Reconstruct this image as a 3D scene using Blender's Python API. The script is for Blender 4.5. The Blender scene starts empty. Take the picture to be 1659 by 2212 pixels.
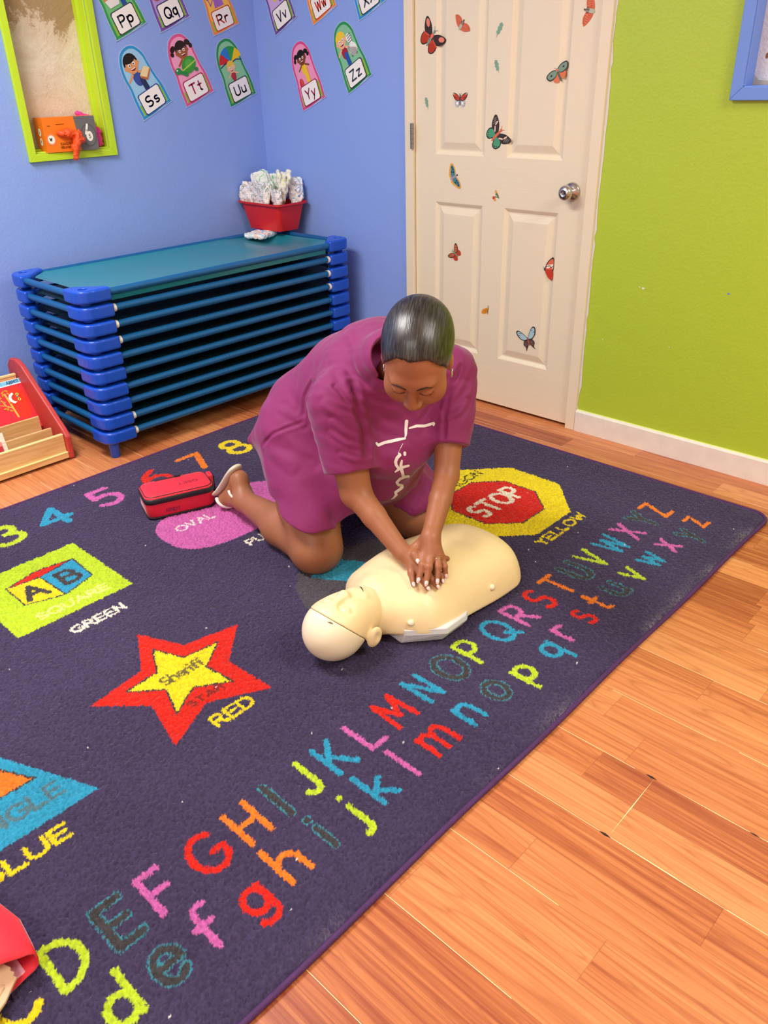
import bpy, math, random
import numpy as np
from mathutils import Vector, Matrix, Quaternion
from mathutils.bvhtree import BVHTree
PI = math.pi
scene = bpy.context.scene
C = scene.collection
random.seed(7)
RNG = np.random.default_rng(7)

# ------------------------------------------------------------------ camera, light, exposure
CAM = (-2.78774, -3.45578, 1.31592)
CAM_ROT = (1.0728, 0.0248, -0.8148)
cd = bpy.data.cameras.new('camera')
cd.sensor_fit = 'VERTICAL'; cd.sensor_height = 36.0; cd.lens = 36.0 * 1727.1 / 2212
cd.clip_start = 0.02
cam = bpy.data.objects.new('camera', cd); C.objects.link(cam)
cam.location = CAM; cam.rotation_euler = CAM_ROT
scene.camera = cam
scene.view_settings.view_transform = 'Standard'
scene.view_settings.look = 'None'
scene.view_settings.gamma = 1.0
scene.view_settings.use_curve_mapping = False
scene.view_settings.exposure = 0.52
scene.cycles.use_denoising = True
scene.cycles.max_bounces = 8
scene.cycles.diffuse_bounces = 5
scene.cycles.caustics_reflective = False
scene.cycles.caustics_refractive = False
w = bpy.data.worlds.new('world'); scene.world = w; w.use_nodes = True
w.node_tree.nodes['Background'].inputs[0].default_value = (1.0, 0.97, 0.93, 1)
w.node_tree.nodes['Background'].inputs[1].default_value = 0.35

def area(name, loc, sx, sy, power, color=(1.0, .975, .94)):
    l = bpy.data.lights.new(name, 'AREA'); l.shape = 'RECTANGLE'; l.size = sx; l.size_y = sy
    l.energy = power; l.color = color
    o = bpy.data.objects.new(name, l); C.objects.link(o); o.location = loc
    return o
CEIL = 2.60
area('panel_light', (-2.35, -1.15, CEIL - .03), 0.6, 1.2, 52)
area('panel_light', (-1.0, -4.3, CEIL - .03), 0.6, 1.2, 38)
area('panel_light', (-4.2, -3.4, CEIL - .03), 0.6, 1.2, 34)

# ------------------------------------------------------------------ helpers
def lin(h):
    h = h.lstrip('#'); v = [int(h[i:i+2], 16) / 255 for i in (0, 2, 4)]
    return tuple(((c + .055) / 1.055) ** 2.4 if c > .04045 else c / 12.92 for c in v) + (1,)

MATS = {}
def mat(name, col, rough=.6, metal=0, spec=.5, noise=None, bump=None, sub=0, sheen=0, coat=0, alpha=None, trans=0):
    """noise=(scale, amount) varies the colour; bump=(scale, strength)."""
    if name in MATS: return MATS[name]
    m = bpy.data.materials.new(name); m.use_nodes = True; MATS[name] = m
    nt = m.node_tree; b = nt.nodes['Principled BSDF']
    c = lin(col) if isinstance(col, str) else col
    b.inputs['Base Color'].default_value = c
    b.inputs['Roughness'].default_value = rough
    b.inputs['Metallic'].default_value = metal
    b.inputs['Specular IOR Level'].default_value = spec
    if sub:
        b.inputs['Subsurface Weight'].default_value = sub
        b.inputs['Subsurface Radius'].default_value = (1.0, .35, .2); b.inputs['Subsurface Scale'].default_value = .006
    if sheen: b.inputs['Sheen Weight'].default_value = sheen; b.inputs['Sheen Roughness'].default_value = .4
    if coat: b.inputs['Coat Weight'].default_value = coat; b.inputs['Coat Roughness'].default_value = .15
    if trans: b.inputs['Transmission Weight'].default_value = trans
    if alpha is not None: b.inputs['Alpha'].default_value = alpha
    tc = None
    if noise or bump:
        tc = nt.nodes.new('ShaderNodeTexCoord')
    if noise:
        n = nt.nodes.new('ShaderNodeTexNoise'); n.inputs['Scale'].default_value = noise[0]; n.inputs['Detail'].default_value = 4
        nt.links.new(tc.outputs['Object'], n.inputs['Vector'])
        mx = nt.nodes.new('ShaderNodeMix'); mx.data_type = 'RGBA'
        a = noise[1]
        mx.inputs[6].default_value = tuple(max(0, x * (1 - a)) for x in c[:3]) + (1,)
        mx.inputs[7].default_value = tuple(min(1, x * (1 + a)) for x in c[:3]) + (1,)
        nt.links.new(n.outputs['Fac'], mx.inputs[0]); nt.links.new(mx.outputs[2], b.inputs['Base Color'])
    if bump:
        n = nt.nodes.new('ShaderNodeTexNoise'); n.inputs['Scale'].default_value = bump[0]; n.inputs['Detail'].default_value = 3
        nt.links.new(tc.outputs['Object'], n.inputs['Vector'])
        bp = nt.nodes.new('ShaderNodeBump'); bp.inputs['Strength'].default_value = bump[1]; bp.inputs['Distance'].default_value = .002
        nt.links.new(n.outputs['Fac'], bp.inputs['Height']); nt.links.new(bp.outputs['Normal'], b.inputs['Normal'])
    return m

def add(nt, typ, **kw):
    n = nt.nodes.new(typ)
    for k, v in kw.items(): setattr(n, k, v)
    return n

def mesh_obj(name, verts, faces, mats, parent=None, smooth=False, midx=None, loc=None):
    me = bpy.data.meshes.new(name)
    me.from_pydata([tuple(v) for v in verts], [], [tuple(f) for f in faces])
    if not isinstance(mats, (list, tuple)): mats = [mats]
    for m in mats: me.materials.append(m)
    if midx is not None: me.polygons.foreach_set('material_index', midx)
    if smooth: me.polygons.foreach_set('use_smooth', [True] * len(me.polygons))
    me.update()
    o = bpy.data.objects.new(name, me); C.objects.link(o)
    if parent: o.parent = parent
    if loc: o.location = loc
    return o

def np_mesh(name, V, F, mats, parent=None, smooth=True):
    """fast quad mesh from numpy arrays"""
    me = bpy.data.meshes.new(name)
    V = np.asarray(V, np.float32); F = np.asarray(F, np.int32)
    k = F.shape[1]
    me.vertices.add(len(V)); me.vertices.foreach_set('co', V.ravel())
    me.loops.add(F.size); me.loops.foreach_set('vertex_index', F.ravel())
    me.polygons.add(len(F)); me.polygons.foreach_set('loop_start', np.arange(0, F.size, k, dtype=np.int32))
    me.polygons.foreach_set('loop_total', np.full(len(F), k, np.int32))
    if smooth: me.polygons.foreach_set('use_smooth', np.ones(len(F), bool))
    for m in (mats if isinstance(mats, (list, tuple)) else [mats]): me.materials.append(m)
    me.update(calc_edges=True); me.validate()
    o = bpy.data.objects.new(name, me); C.objects.link(o)
    if parent: o.parent = parent
    return o

def tag(o, label, cat=None, group=None, kind=None):
    if label: o['label'] = label
    if cat: o['category'] = cat
    if group: o['group'] = group
    if kind: o['kind'] = kind
    return o

def empty(name, loc, rotz=0):
    o = bpy.data.objects.new(name, None); C.objects.link(o)
    o.location = loc; o.rotation_euler = (0, 0, rotz); o.empty_display_size = .05
    return o

class MB:
    """collects shapes with materials into one mesh"""
    def __init__(s): s.v = []; s.f = []; s.m = []; s.mats = []
    def mi(s, m):
        if m not in s.mats: s.mats.append(m)
        return s.mats.index(m)
    def add(s, vs, fs, m):
        b = len(s.v); k = s.mi(m)
        s.v += [tuple(v) for v in vs]; s.f += [tuple(i + b for i in f) for f in fs]; s.m += [k] * len(fs)
    def box(s, lo, hi, m, M=None):
        x0, y0, z0 = lo; x1, y1, z1 = hi
        vs = [Vector(p) for p in ((x0,y0,z0),(x1,y0,z0),(x1,y1,z0),(x0,y1,z0),(x0,y0,z1),(x1,y0,z1),(x1,y1,z1),(x0,y1,z1))]
        if M: vs = [M @ v for v in vs]
        s.add(vs, [(0,3,2,1),(4,5,6,7),(0,1,5,4),(1,2,6,5),(2,3,7,6),(3,0,4,7)], m)
    def poly(s, pts, m):
        s.add(pts, [tuple(range(len(pts)))], m)
    def prism(s, pts, d, m):
        """pts: 3D polygon, d: extrusion vector"""
        n = len(pts); d = Vector(d); P = [Vector(p) for p in pts]
        s.add(P + [p + d for p in P], [tuple(range(n))[::-1], tuple(range(n, 2*n))] + [(i, (i+1) % n, n + (i+1) % n, n + i) for i in range(n)], m)
    def tube(s, pts, r, m, n=12, cap=True):
        P = [Vector(p) for p in pts]; rs = r if isinstance(r, (list, tuple)) else [r] * len(P)
        vs = []; fs = []; prev = None
        for i, p in enumerate(P):
            t = ((P[min(i+1, len(P)-1)] - P[max(i-1, 0)])).normalized()
            if prev is None:
                a = t.orthogonal().normalized()
            else:
                a = (prev - t * prev.dot(t)).normalized()
            prev = a; b = t.cross(a)
            for k in range(n):
                an = 2 * PI * k / n
                vs.append(p + (a * math.cos(an) + b * math.sin(an)) * rs[i])
        for i in range(len(P) - 1):
            for k in range(n):
                fs.append((i*n+k, i*n+(k+1) % n, (i+1)*n+(k+1) % n, (i+1)*n+k))
        if cap: fs += [tuple(range(n))[::-1], tuple(range((len(P)-1)*n, len(P)*n))]
        s.add(vs, fs, m)
    def lathe(s, prof, m, M=None, n=32):
        """prof: (r, z) pairs turned about local z"""
        vs = []; fs = []
        for r, z in prof:
            for k in range(n):
                a = 2*PI*k/n; v = Vector((r*math.cos(a), r*math.sin(a), z)); vs.append(M @ v if M else v)
        for i in range(len(prof)-1):
            for k in range(n): fs.append((i*n+k, i*n+(k+1) % n, (i+1)*n+(k+1) % n, (i+1)*n+k))
        s.add(vs, fs, m)
    def obj(s, name, parent=None, smooth=False, bevel=0, auto=None):
        o = mesh_obj(name, s.v, s.f, s.mats, parent, smooth, s.m)
        if bevel:
            b = o.modifiers.new('bevel', 'BEVEL'); b.width = bevel; b.segments = 2; b.limit_method = 'ANGLE'; b.angle_limit = math.radians(35)
        if auto:
            for p in o.data.polygons: p.use_smooth = True
            e = [tuple(x.vertices) for x in o.data.edges]
            o.data.set_sharp_from_angle(angle=math.radians(auto))
        return o

# ---- stroke alphabet: polylines in a box one unit high; (width, [strokes])
def arc(cx, cy, rx, ry, a0, a1, n=10):
    return [(cx + rx * math.cos(math.radians(a0 + (a1 - a0) * i / n)), cy + ry * math.sin(math.radians(a0 + (a1 - a0) * i / n))) for i in range(n + 1)]
G = {
'A': (.7, [[(0,0),(.35,1),(.7,0)],[(.13,.35),(.57,.35)]]),
'B': (.58, [[(0,0),(0,1)],[(0,1)]+arc(.3,.76,.24,.24,90,-90)+[(0,.52)],[(0,.52)]+arc(.32,.26,.26,.26,90,-90)+[(0,0)]]),
'C': (.7, [arc(.42,.5,.42,.5,45,315,16)]),
'D': (.65, [[(0,0),(0,1)]+arc(.15,.5,.5,.5,90,-90,14)+[(0,0)]]),
'E': (.55, [[(.55,1),(0,1),(0,0),(.55,0)],[(0,.52),(.48,.52)]]),
'F': (.5, [[(.5,1),(0,1),(0,0)],[(0,.52),(.44,.52)]]),
'G': (.75, [arc(.42,.5,.42,.5,50,300,16)+[(.78,.22),(.78,.45),(.5,.45)]]),
'H': (.6, [[(0,0),(0,1)],[(.6,0),(.6,1)],[(0,.5),(.6,.5)]]),
'I': (.05, [[(0,0),(0,1)]]),
'J': (.4, [[(.4,1),(.4,.25)]+arc(.2,.22,.2,.22,0,-160,8)]),
'K': (.6, [[(0,0),(0,1)],[(.55,1),(.02,.42)],[(.18,.58),(.62,0)]]),
'L': (.5, [[(0,1),(0,0),(.5,0)]]),
'M': (.75, [[(0,0),(.06,1),(.375,.25),(.69,1),(.75,0)]]),
'N': (.54, [[(0,0),(0,1),(.54,0),(.54,1)]]),
'O': (.82, [arc(.41,.5,.41,.5,0,360,20)]),
'P': (.55, [[(0,0),(0,1)]+arc(.28,.73,.27,.27,90,-90)+[(0,.46)]]),
'Q': (.82, [arc(.41,.5,.41,.5,0,360,20),[(.5,.28),(.85,-.05)]]),
'R': (.58, [[(0,0),(0,1)]+arc(.28,.74,.26,.26,90,-90)+[(0,.48)],[(.25,.48),(.6,0)]]),
'S': (.55, [arc(.29,.74,.26,.26,40,260,10)+arc(.28,.26,.27,.26,80,-140,10)]),
'T': (.65, [[(0,1),(.65,1)],[(.325,1),(.325,0)]]),
'U': (.62, [[(0,1),(0,.3)]+arc(.31,.3,.31,.3,180,360,10)+[(.62,1)]]),
'V': (.65, [[(0,1),(.325,0),(.65,1)]]),
'W': (.9, [[(0,1),(.22,0),(.45,.85),(.68,0),(.9,1)]]),
'X': (.6, [[(0,0),(.6,1)],[(0,1),(.6,0)]]),
'Y': (.62, [[(0,1),(.31,.48),(.62,1)],[(.31,.48),(.31,0)]]),
'Z': (.58, [[(0,1),(.56,1),(.02,0),(.6,0)]]),
'a': (.5, [arc(.25,.3,.25,.3,0,360,14),[(.5,.6),(.5,0)]]),
'b': (.5, [[(0,1),(0,0)],arc(.25,.3,.25,.3,0,360,14)]),
'c': (.5, [arc(.3,.32,.3,.32,50,310,12)]),
'd': (.5, [arc(.25,.3,.25,.3,0,360,14),[(.5,1),(.5,0)]]),
'e': (.55, [[(.04,.34),(.55,.34)]+arc(.28,.32,.27,.32,5,320,14)]),
'f': (.36, [arc(.32,.78,.18,.2,60,180,6)+[(.14,0)],[(0,.55),(.34,.55)]]),
'g': (.5, [arc(.25,.32,.25,.3,0,360,14),[(.5,.62),(.5,-.08)]+arc(.26,-.08,.24,.22,0,-150,8)]),
'h': (.5, [[(0,1),(0,0)],[(0,.35)]+arc(.25,.36,.25,.26,170,0,8)+[(.5,0)]]),
'i': (.05, [[(0,.62),(0,0)],[(0,.9),(0,.92)]]),
'j': (.25, [[(.2,.62),(.2,-.1)]+arc(.06,-.1,.14,.14,0,-120,6),[(.2,.9),(.2,.92)]]),
'k': (.45, [[(0,1),(0,0)],[(.42,.62),(.02,.28)],[(.14,.38),(.46,0)]]),
'l': (.05, [[(0,1),(0,0)]]),
'm': (.8, [[(0,.62),(0,0)],[(0,.38)]+arc(.2,.38,.2,.24,170,0,8)+[(.4,0)],[(.4,.38)]+arc(.6,.38,.2,.24,170,0,8)+[(.8,0)]]),
'n': (.48, [[(0,.62),(0,0)],[(0,.36)]+arc(.24,.36,.24,.26,170,0,8)+[(.48,0)]]),
'o': (.6, [arc(.3,.31,.3,.31,0,360,16)]),
'p': (.5, [[(0,.62),(0,-.35)],arc(.25,.31,.25,.3,0,360,14)]),
'q': (.5, [arc(.25,.31,.25,.3,0,360,14),[(.5,.62),(.5,-.35)]]),
'r': (.35, [[(0,.62),(0,0)],[(0,.36)]+arc(.22,.38,.2,.22,165,50,6)]),
's': (.4, [arc(.21,.46,.17,.16,40,250,8)+arc(.2,.15,.19,.16,70,-140,8)]),
't': (.4, [[(.18,.95),(.18,.12)]+arc(.3,.12,.12,.12,180,280,5),[(0,.62),(.38,.62)]]),
'u': (.48, [[(0,.62),(0,.24)]+arc(.24,.24,.24,.24,180,360,8)+[(.48,.62)],[(.48,.3),(.48,0)]]),
'v': (.48, [[(0,.62),(.24,0),(.48,.62)]]),
'w': (.7, [[(0,.62),(.18,0),(.35,.55),(.52,0),(.7,.62)]]),
'x': (.45, [[(0,0),(.45,.62)],[(0,.62),(.45,0)]]),
'y': (.48, [[(0,.62),(.25,.02)],[(.48,.62),(.1,-.35)]]),
'z': (.45, [[(0,.62),(.43,.62),(.02,0),(.46,0)]]),
'0': (.55, [arc(.275,.5,.275,.5,0,360,18)]),
'1': (.2, [[(0,.8),(.2,1),(.2,0)]]),
'2': (.55, [arc(.27,.72,.27,.28,160,-40,10)+[(0,0),(.56,0)]]),
'3': (.55, [arc(.25,.76,.25,.24,140,-80,10),arc(.25,.27,.29,.27,85,-140,12)]),
'4': (.62, [[(.45,0),(.45,1),(0,.32),(.62,.32)]]),
'5': (.55, [[(.5,1),(.06,1),(.03,.55)]+arc(.25,.31,.3,.31,120,-140,12)]),
'6': (.55, [[(.42,1)]+arc(.5,.35,.5,.6,110,180,8),arc(.28,.29,.28,.29,0,360,14)]),
'7': (.55, [[(0,1),(.55,1),(.2,0)]]),
'8': (.55, [arc(.27,.75,.23,.24,0,360,14),arc(.27,.27,.28,.27,0,360,14)]),
'9': (.55, [arc(.27,.7,.27,.28,0,360,14),[(.54,.7),(.46,.3),(.25,0)]]),
' ': (.3, []),
}
def text_strokes(txt, h, gap=.22, wide=1.0):
    """polylines (scaled to height h) for a line of text starting at x=0; returns strokes, width"""
    x = 0; out = []
    for ch in txt:
        wd, st = G[ch]
        for s in st: out.append([(x + px * h * wide, py * h) for px, py in s])
        x += (wd * wide + gap) * h
    return out, x - gap * h

def ribbon(mb, strokes, t, fmap, m):
    """flat strokes of width t drawn through fmap(x,y)->3D point"""
    for s in strokes:
        pts = [Vector((p[0], p[1])) for p in s]
        if len(pts) == 1: pts = [pts[0], pts[0] + Vector((1e-4, 0))]
        for a, b in zip(pts[:-1], pts[1:]):
            d = b - a
            if d.length < 1e-7: continue
            u = d.normalized(); n = Vector((-u.y, u.x)) * t / 2
            poly = [a - n, b - n]
            for k in (1, 2, 3):
                an = -PI/2 + PI * k / 4; poly.append(b + u * math.cos(an) * t/2 + Vector((-u.y, u.x)) * math.sin(an) * t/2)
            poly += [b + n, a + n]
            for k in (1, 2, 3):
                an = PI/2 + PI * k / 4; poly.append(a + u * math.cos(an) * t/2 + Vector((-u.y, u.x)) * math.sin(an) * t/2)
            mb.poly([fmap(p.x, p.y) for p in poly], m)

# ---- signed distance modelling -> quads (surface nets)
def sd_cone(a, b, r1, r2):
    a = np.array(a, float); b = np.array(b, float)
    def f(P):
        ba = b - a; l2 = ba @ ba; rr = r1 - r2; a2 = l2 - rr * rr; il2 = 1 / l2
        pa = P - a; y = pa @ ba; z = y - l2
        q = pa * l2 - y[:, None] * ba; x2 = (q * q).sum(1)
        y2 = y * y * l2; z2 = z * z * l2
        k = np.sign(rr) * rr * rr * x2
        o = (np.sqrt(np.maximum(x2 * a2 * il2, 0)) + y * rr) * il2 - r1
        c1 = np.sign(z) * a2 * z2 > k
        c2 = np.sign(y) * a2 * y2 < k
        o = np.where(c2, np.sqrt(x2 + y2) * il2 - r1, o)
        o = np.where(c1, np.sqrt(x2 + z2) * il2 - r2, o)
        return o
    return f
def basis(x=None, z=None):
    z = np.array(z, float); z /= np.linalg.norm(z); x = np.array(x, float); x -= z * (x @ z); x /= np.linalg.norm(x)
    return np.array([x, np.cross(z, x), z])          # rows: local axes in world space
def sd_ell(c, r, B=None):
    c = np.array(c, float); r = np.array(r, float)
    def f(P):
        p = P - c
        if B is not None: p = p @ np.asarray(B).T
        k0 = np.sqrt(((p / r) ** 2).sum(1)); k1 = np.sqrt(((p / (r * r)) ** 2).sum(1))
        return k0 * (k0 - 1) / np.maximum(k1, 1e-9)
    return f
def sd_box(c, h, r=0, B=None):
    c = np.array(c, float); h = np.array(h, float) - r
    def f(P):
        p = P - c
        if B is not None: p = p @ np.asarray(B).T
        q = np.abs(p) - h
        return np.sqrt((np.maximum(q, 0) ** 2).sum(1)) + np.minimum(q.max(1), 0) - r
    return f
def smin(a, b, k):
    if k <= 0: return np.minimum(a, b)
    h = np.maximum(k - np.abs(a - b), 0) / k
    return np.minimum(a, b) - h * h * k * .25
def smax(a, b, k): return -smin(-a, -b, k)

def union(prims):
    """prims: list of (sdf, k); joined in order"""
    def f(P):
        d = None
        for p, k in prims:
            v = p(P); d = v if d is None else smin(d, v, k)
        return d
    return f

def sdf_mesh(name, fn, lo, hi, h, mats, parent=None, B=12, safety=1.6, relax=1):
    lo = np.array(lo, float); hi = np.array(hi, float)
    n = np.ceil((hi - lo) / h / B).astype(int) * B + 1
    D = np.full(n, 1.0, np.float32)
    nb = (n - 1) // B
    bc = np.stack(np.meshgrid(*[np.arange(k) for k in nb], indexing='ij'), -1).reshape(-1, 3)
    cen = lo + (bc * B + B / 2) * h
    dc = fn(cen)
    rad = B * h * math.sqrt(3) / 2 * safety
    off = np.stack(np.meshgrid(*[np.arange(B + 1)] * 3, indexing='ij'), -1).reshape(-1, 3)
    near = np.abs(dc) <= rad
    for (i, j, k), v in zip(bc[~near], dc[~near]):
        D[i*B:(i+1)*B+1, j*B:(j+1)*B+1, k*B:(k+1)*B+1] = np.sign(v)
    nbk = bc[near]
    for s in range(0, len(nbk), 24):
        ch = nbk[s:s+24]
        idx = (ch[:, None, :] * B + off[None]).reshape(-1, 3)
        D[idx[:, 0], idx[:, 1], idx[:, 2]] = fn(lo + idx * h)
    S = D < 0
    c8 = [(a, b, c) for a in (0, 1) for b in (0, 1) for c in (0, 1)]
    def sub(A, o): return A[o[0]:A.shape[0]-1+o[0], o[1]:A.shape[1]-1+o[1], o[2]:A.shape[2]-1+o[2]]
    cnt = np.zeros(np.array(S.shape) - 1, np.int8)
    for o in c8: cnt += sub(S, o)
    act = (cnt > 0) & (cnt < 8)
    ci = np.argwhere(act); idmap = np.full(act.shape, -1, np.int32); idmap[act] = np.arange(len(ci))
    vals = np.stack([D[ci[:, 0]+o[0], ci[:, 1]+o[1], ci[:, 2]+o[2]] for o in c8], 1)
    acc = np.zeros((len(ci), 3)); num = np.zeros(len(ci))
    for a in range(8):
        for b in range(a + 1, 8):
            oa, ob = np.array(c8[a]), np.array(c8[b])
            if abs(oa - ob).sum() != 1: continue
            va, vb = vals[:, a], vals[:, b]; cr = (va < 0) != (vb < 0)
            t = np.where(cr, va / np.where(cr, va - vb, 1), 0)
            acc += np.where(cr[:, None], oa + t[:, None] * (ob - oa), 0); num += cr
    V = lo + (ci + acc / num[:, None]) * h
    F = []
    for ax in range(3):
        o = [0, 0, 0]; o[ax] = 1
        sl0 = [slice(1, -1)] * 3; sl0[ax] = slice(0, -1)
        sl1 = [slice(1, -1)] * 3; sl1[ax] = slice(1, None)
        A = S[tuple(sl0)]; Bq = S[tuple(sl1)]
        e = np.argwhere(A != Bq)
        flip = A[e[:, 0], e[:, 1], e[:, 2]]
        e = e + 1; e[:, ax] -= 1
        u, v = (ax + 1) % 3, (ax + 2) % 3
        q = []
        for du, dv in ((0, 0), (1, 0), (1, 1), (0, 1)):
            c = e.copy(); c[:, u] -= du; c[:, v] -= dv
            q.append(idmap[c[:, 0], c[:, 1], c[:, 2]])
        q = np.stack(q, 1)
        q = np.where(flip[:, None], q, q[:, ::-1])
        F.append(q)
    F = np.concatenate(F)
    F = F[(F >= 0).all(1)]
    for _ in range(relax):
        A = np.zeros_like(V); N = np.zeros(len(V))
        for a, b in ((0, 1), (1, 2), (2, 3), (3, 0)):
            np.add.at(A, F[:, a], V[F[:, b]]); np.add.at(N, F[:, a], 1)
            np.add.at(A, F[:, b], V[F[:, a]]); np.add.at(N, F[:, b], 1)
        V = V * .5 + .5 * A / np.maximum(N, 1)[:, None]
    return np_mesh(name, V, F, mats, parent)
def vnoise(P, s, seed=0):
    """smooth value noise, about -1..1"""
    q = np.asarray(P) * s + seed * 17.31
    i = np.floor(q).astype(np.int64); f = q - i; f = f * f * (3 - 2 * f)
    def hsh(a, b, c):
        n = (a * 73856093) ^ (b * 19349663) ^ (c * 83492791) ^ (seed * 2654435761)
        n = (n ^ (n >> 13)) * 1274126177 & 0x7fffffff
        return (n % 100003) / 50001.5 - 1
    r = 0
    for dx in (0, 1):
        for dy in (0, 1):
            for dz in (0, 1):
                wt = (f[:, 0] if dx else 1-f[:, 0]) * (f[:, 1] if dy else 1-f[:, 1]) * (f[:, 2] if dz else 1-f[:, 2])
                r = r + wt * hsh(i[:, 0]+dx, i[:, 1]+dy, i[:, 2]+dz)
    return r

# ------------------------------------------------------------------ room materials
def wall_paint(name, col, rough=.55, bump=.25):
    m = mat(name, col, rough); nt = m.node_tree; b = nt.nodes['Principled BSDF']
    tc = add(nt, 'ShaderNodeTexCoord'); n = add(nt, 'ShaderNodeTexNoise'); n.inputs['Scale'].default_value = 90; n.inputs['Detail'].default_value = 5
    n2 = add(nt, 'ShaderNodeTexNoise'); n2.inputs['Scale'].default_value = 6; n2.inputs['Detail'].default_value = 3
    nt.links.new(tc.outputs['Object'], n.inputs[0]); nt.links.new(tc.outputs['Object'], n2.inputs[0])
    v = add(nt, 'ShaderNodeTexVoronoi'); v.inputs['Scale'].default_value = 9; nt.links.new(tc.outputs['Object'], v.inputs[0])
    mr = add(nt, 'ShaderNodeMapRange'); mr.inputs[1].default_value = 0; mr.inputs[2].default_value = .055; mr.inputs[3].default_value = 1; mr.inputs[4].default_value = 0
    nt.links.new(v.outputs['Distance'], mr.inputs[0])
    a = add(nt, 'ShaderNodeMath', operation='MULTIPLY_ADD'); nt.links.new(n2.outputs[0], a.inputs[0]); a.inputs[1].default_value = 1.5; nt.links.new(n.outputs[0], a.inputs[2])
    a2 = add(nt, 'ShaderNodeMath', operation='MULTIPLY_ADD'); nt.links.new(mr.outputs[0], a2.inputs[0]); a2.inputs[1].default_value = -.5; nt.links.new(a.outputs[0], a2.inputs[2])
    bp = add(nt, 'ShaderNodeBump'); bp.inputs['Strength'].default_value = bump; bp.inputs['Distance'].default_value = .004
    nt.links.new(a2.outputs[0], bp.inputs['Height']); nt.links.new(bp.outputs[0], b.inputs['Normal'])
    return m
M_BLUE = wall_paint('blue_wall_paint', '#8AA7EA', .45)
M_GREEN = wall_paint('green_wall_paint', '#B1CA36', .45)
M_PLAIN = wall_paint('cream_wall_paint', '#E8E4DC', .7)
M_CREAM = mat('cream_door_paint', '#ECDFC2', .42)
M_LIME = mat('lime_trim_paint', '#BFE02C', .45, bump=(40, .15))
M_BLUETRIM = mat('blue_trim_paint', '#6F93E0', .45, bump=(40, .15))
M_WHITE = mat('white_paint', '#EFEBE4', .5)

def grain_mat(name, col, axis):
    m = mat(name, col, .42); nt = m.node_tree; b = nt.nodes['Principled BSDF']
    tc = add(nt, 'ShaderNodeTexCoord'); mp = add(nt, 'ShaderNodeMapping'); nt.links.new(tc.outputs['Object'], mp.inputs[0])
    mp.inputs['Scale'].default_value = (1, 9, 160) if axis == 'y' else (1, 160, 9)
    n = add(nt, 'ShaderNodeTexNoise'); n.inputs['Scale'].default_value = 1; n.inputs['Detail'].default_value = 3; n.inputs['Distortion'].default_value = .6
    nt.links.new(mp.outputs[0], n.inputs[0])
    bp = add(nt, 'ShaderNodeBump'); bp.inputs['Strength'].default_value = .22; bp.inputs['Distance'].default_value = .002
    nt.links.new(n.outputs[0], bp.inputs['Height']); nt.links.new(bp.outputs[0], b.inputs['Normal'])
    return m
M_DRAIL = grain_mat('door_rail_grain', '#ECDFC2', 'y')
M_DSTILE = grain_mat('door_stile_grain', '#ECDFC2', 'z')

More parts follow.
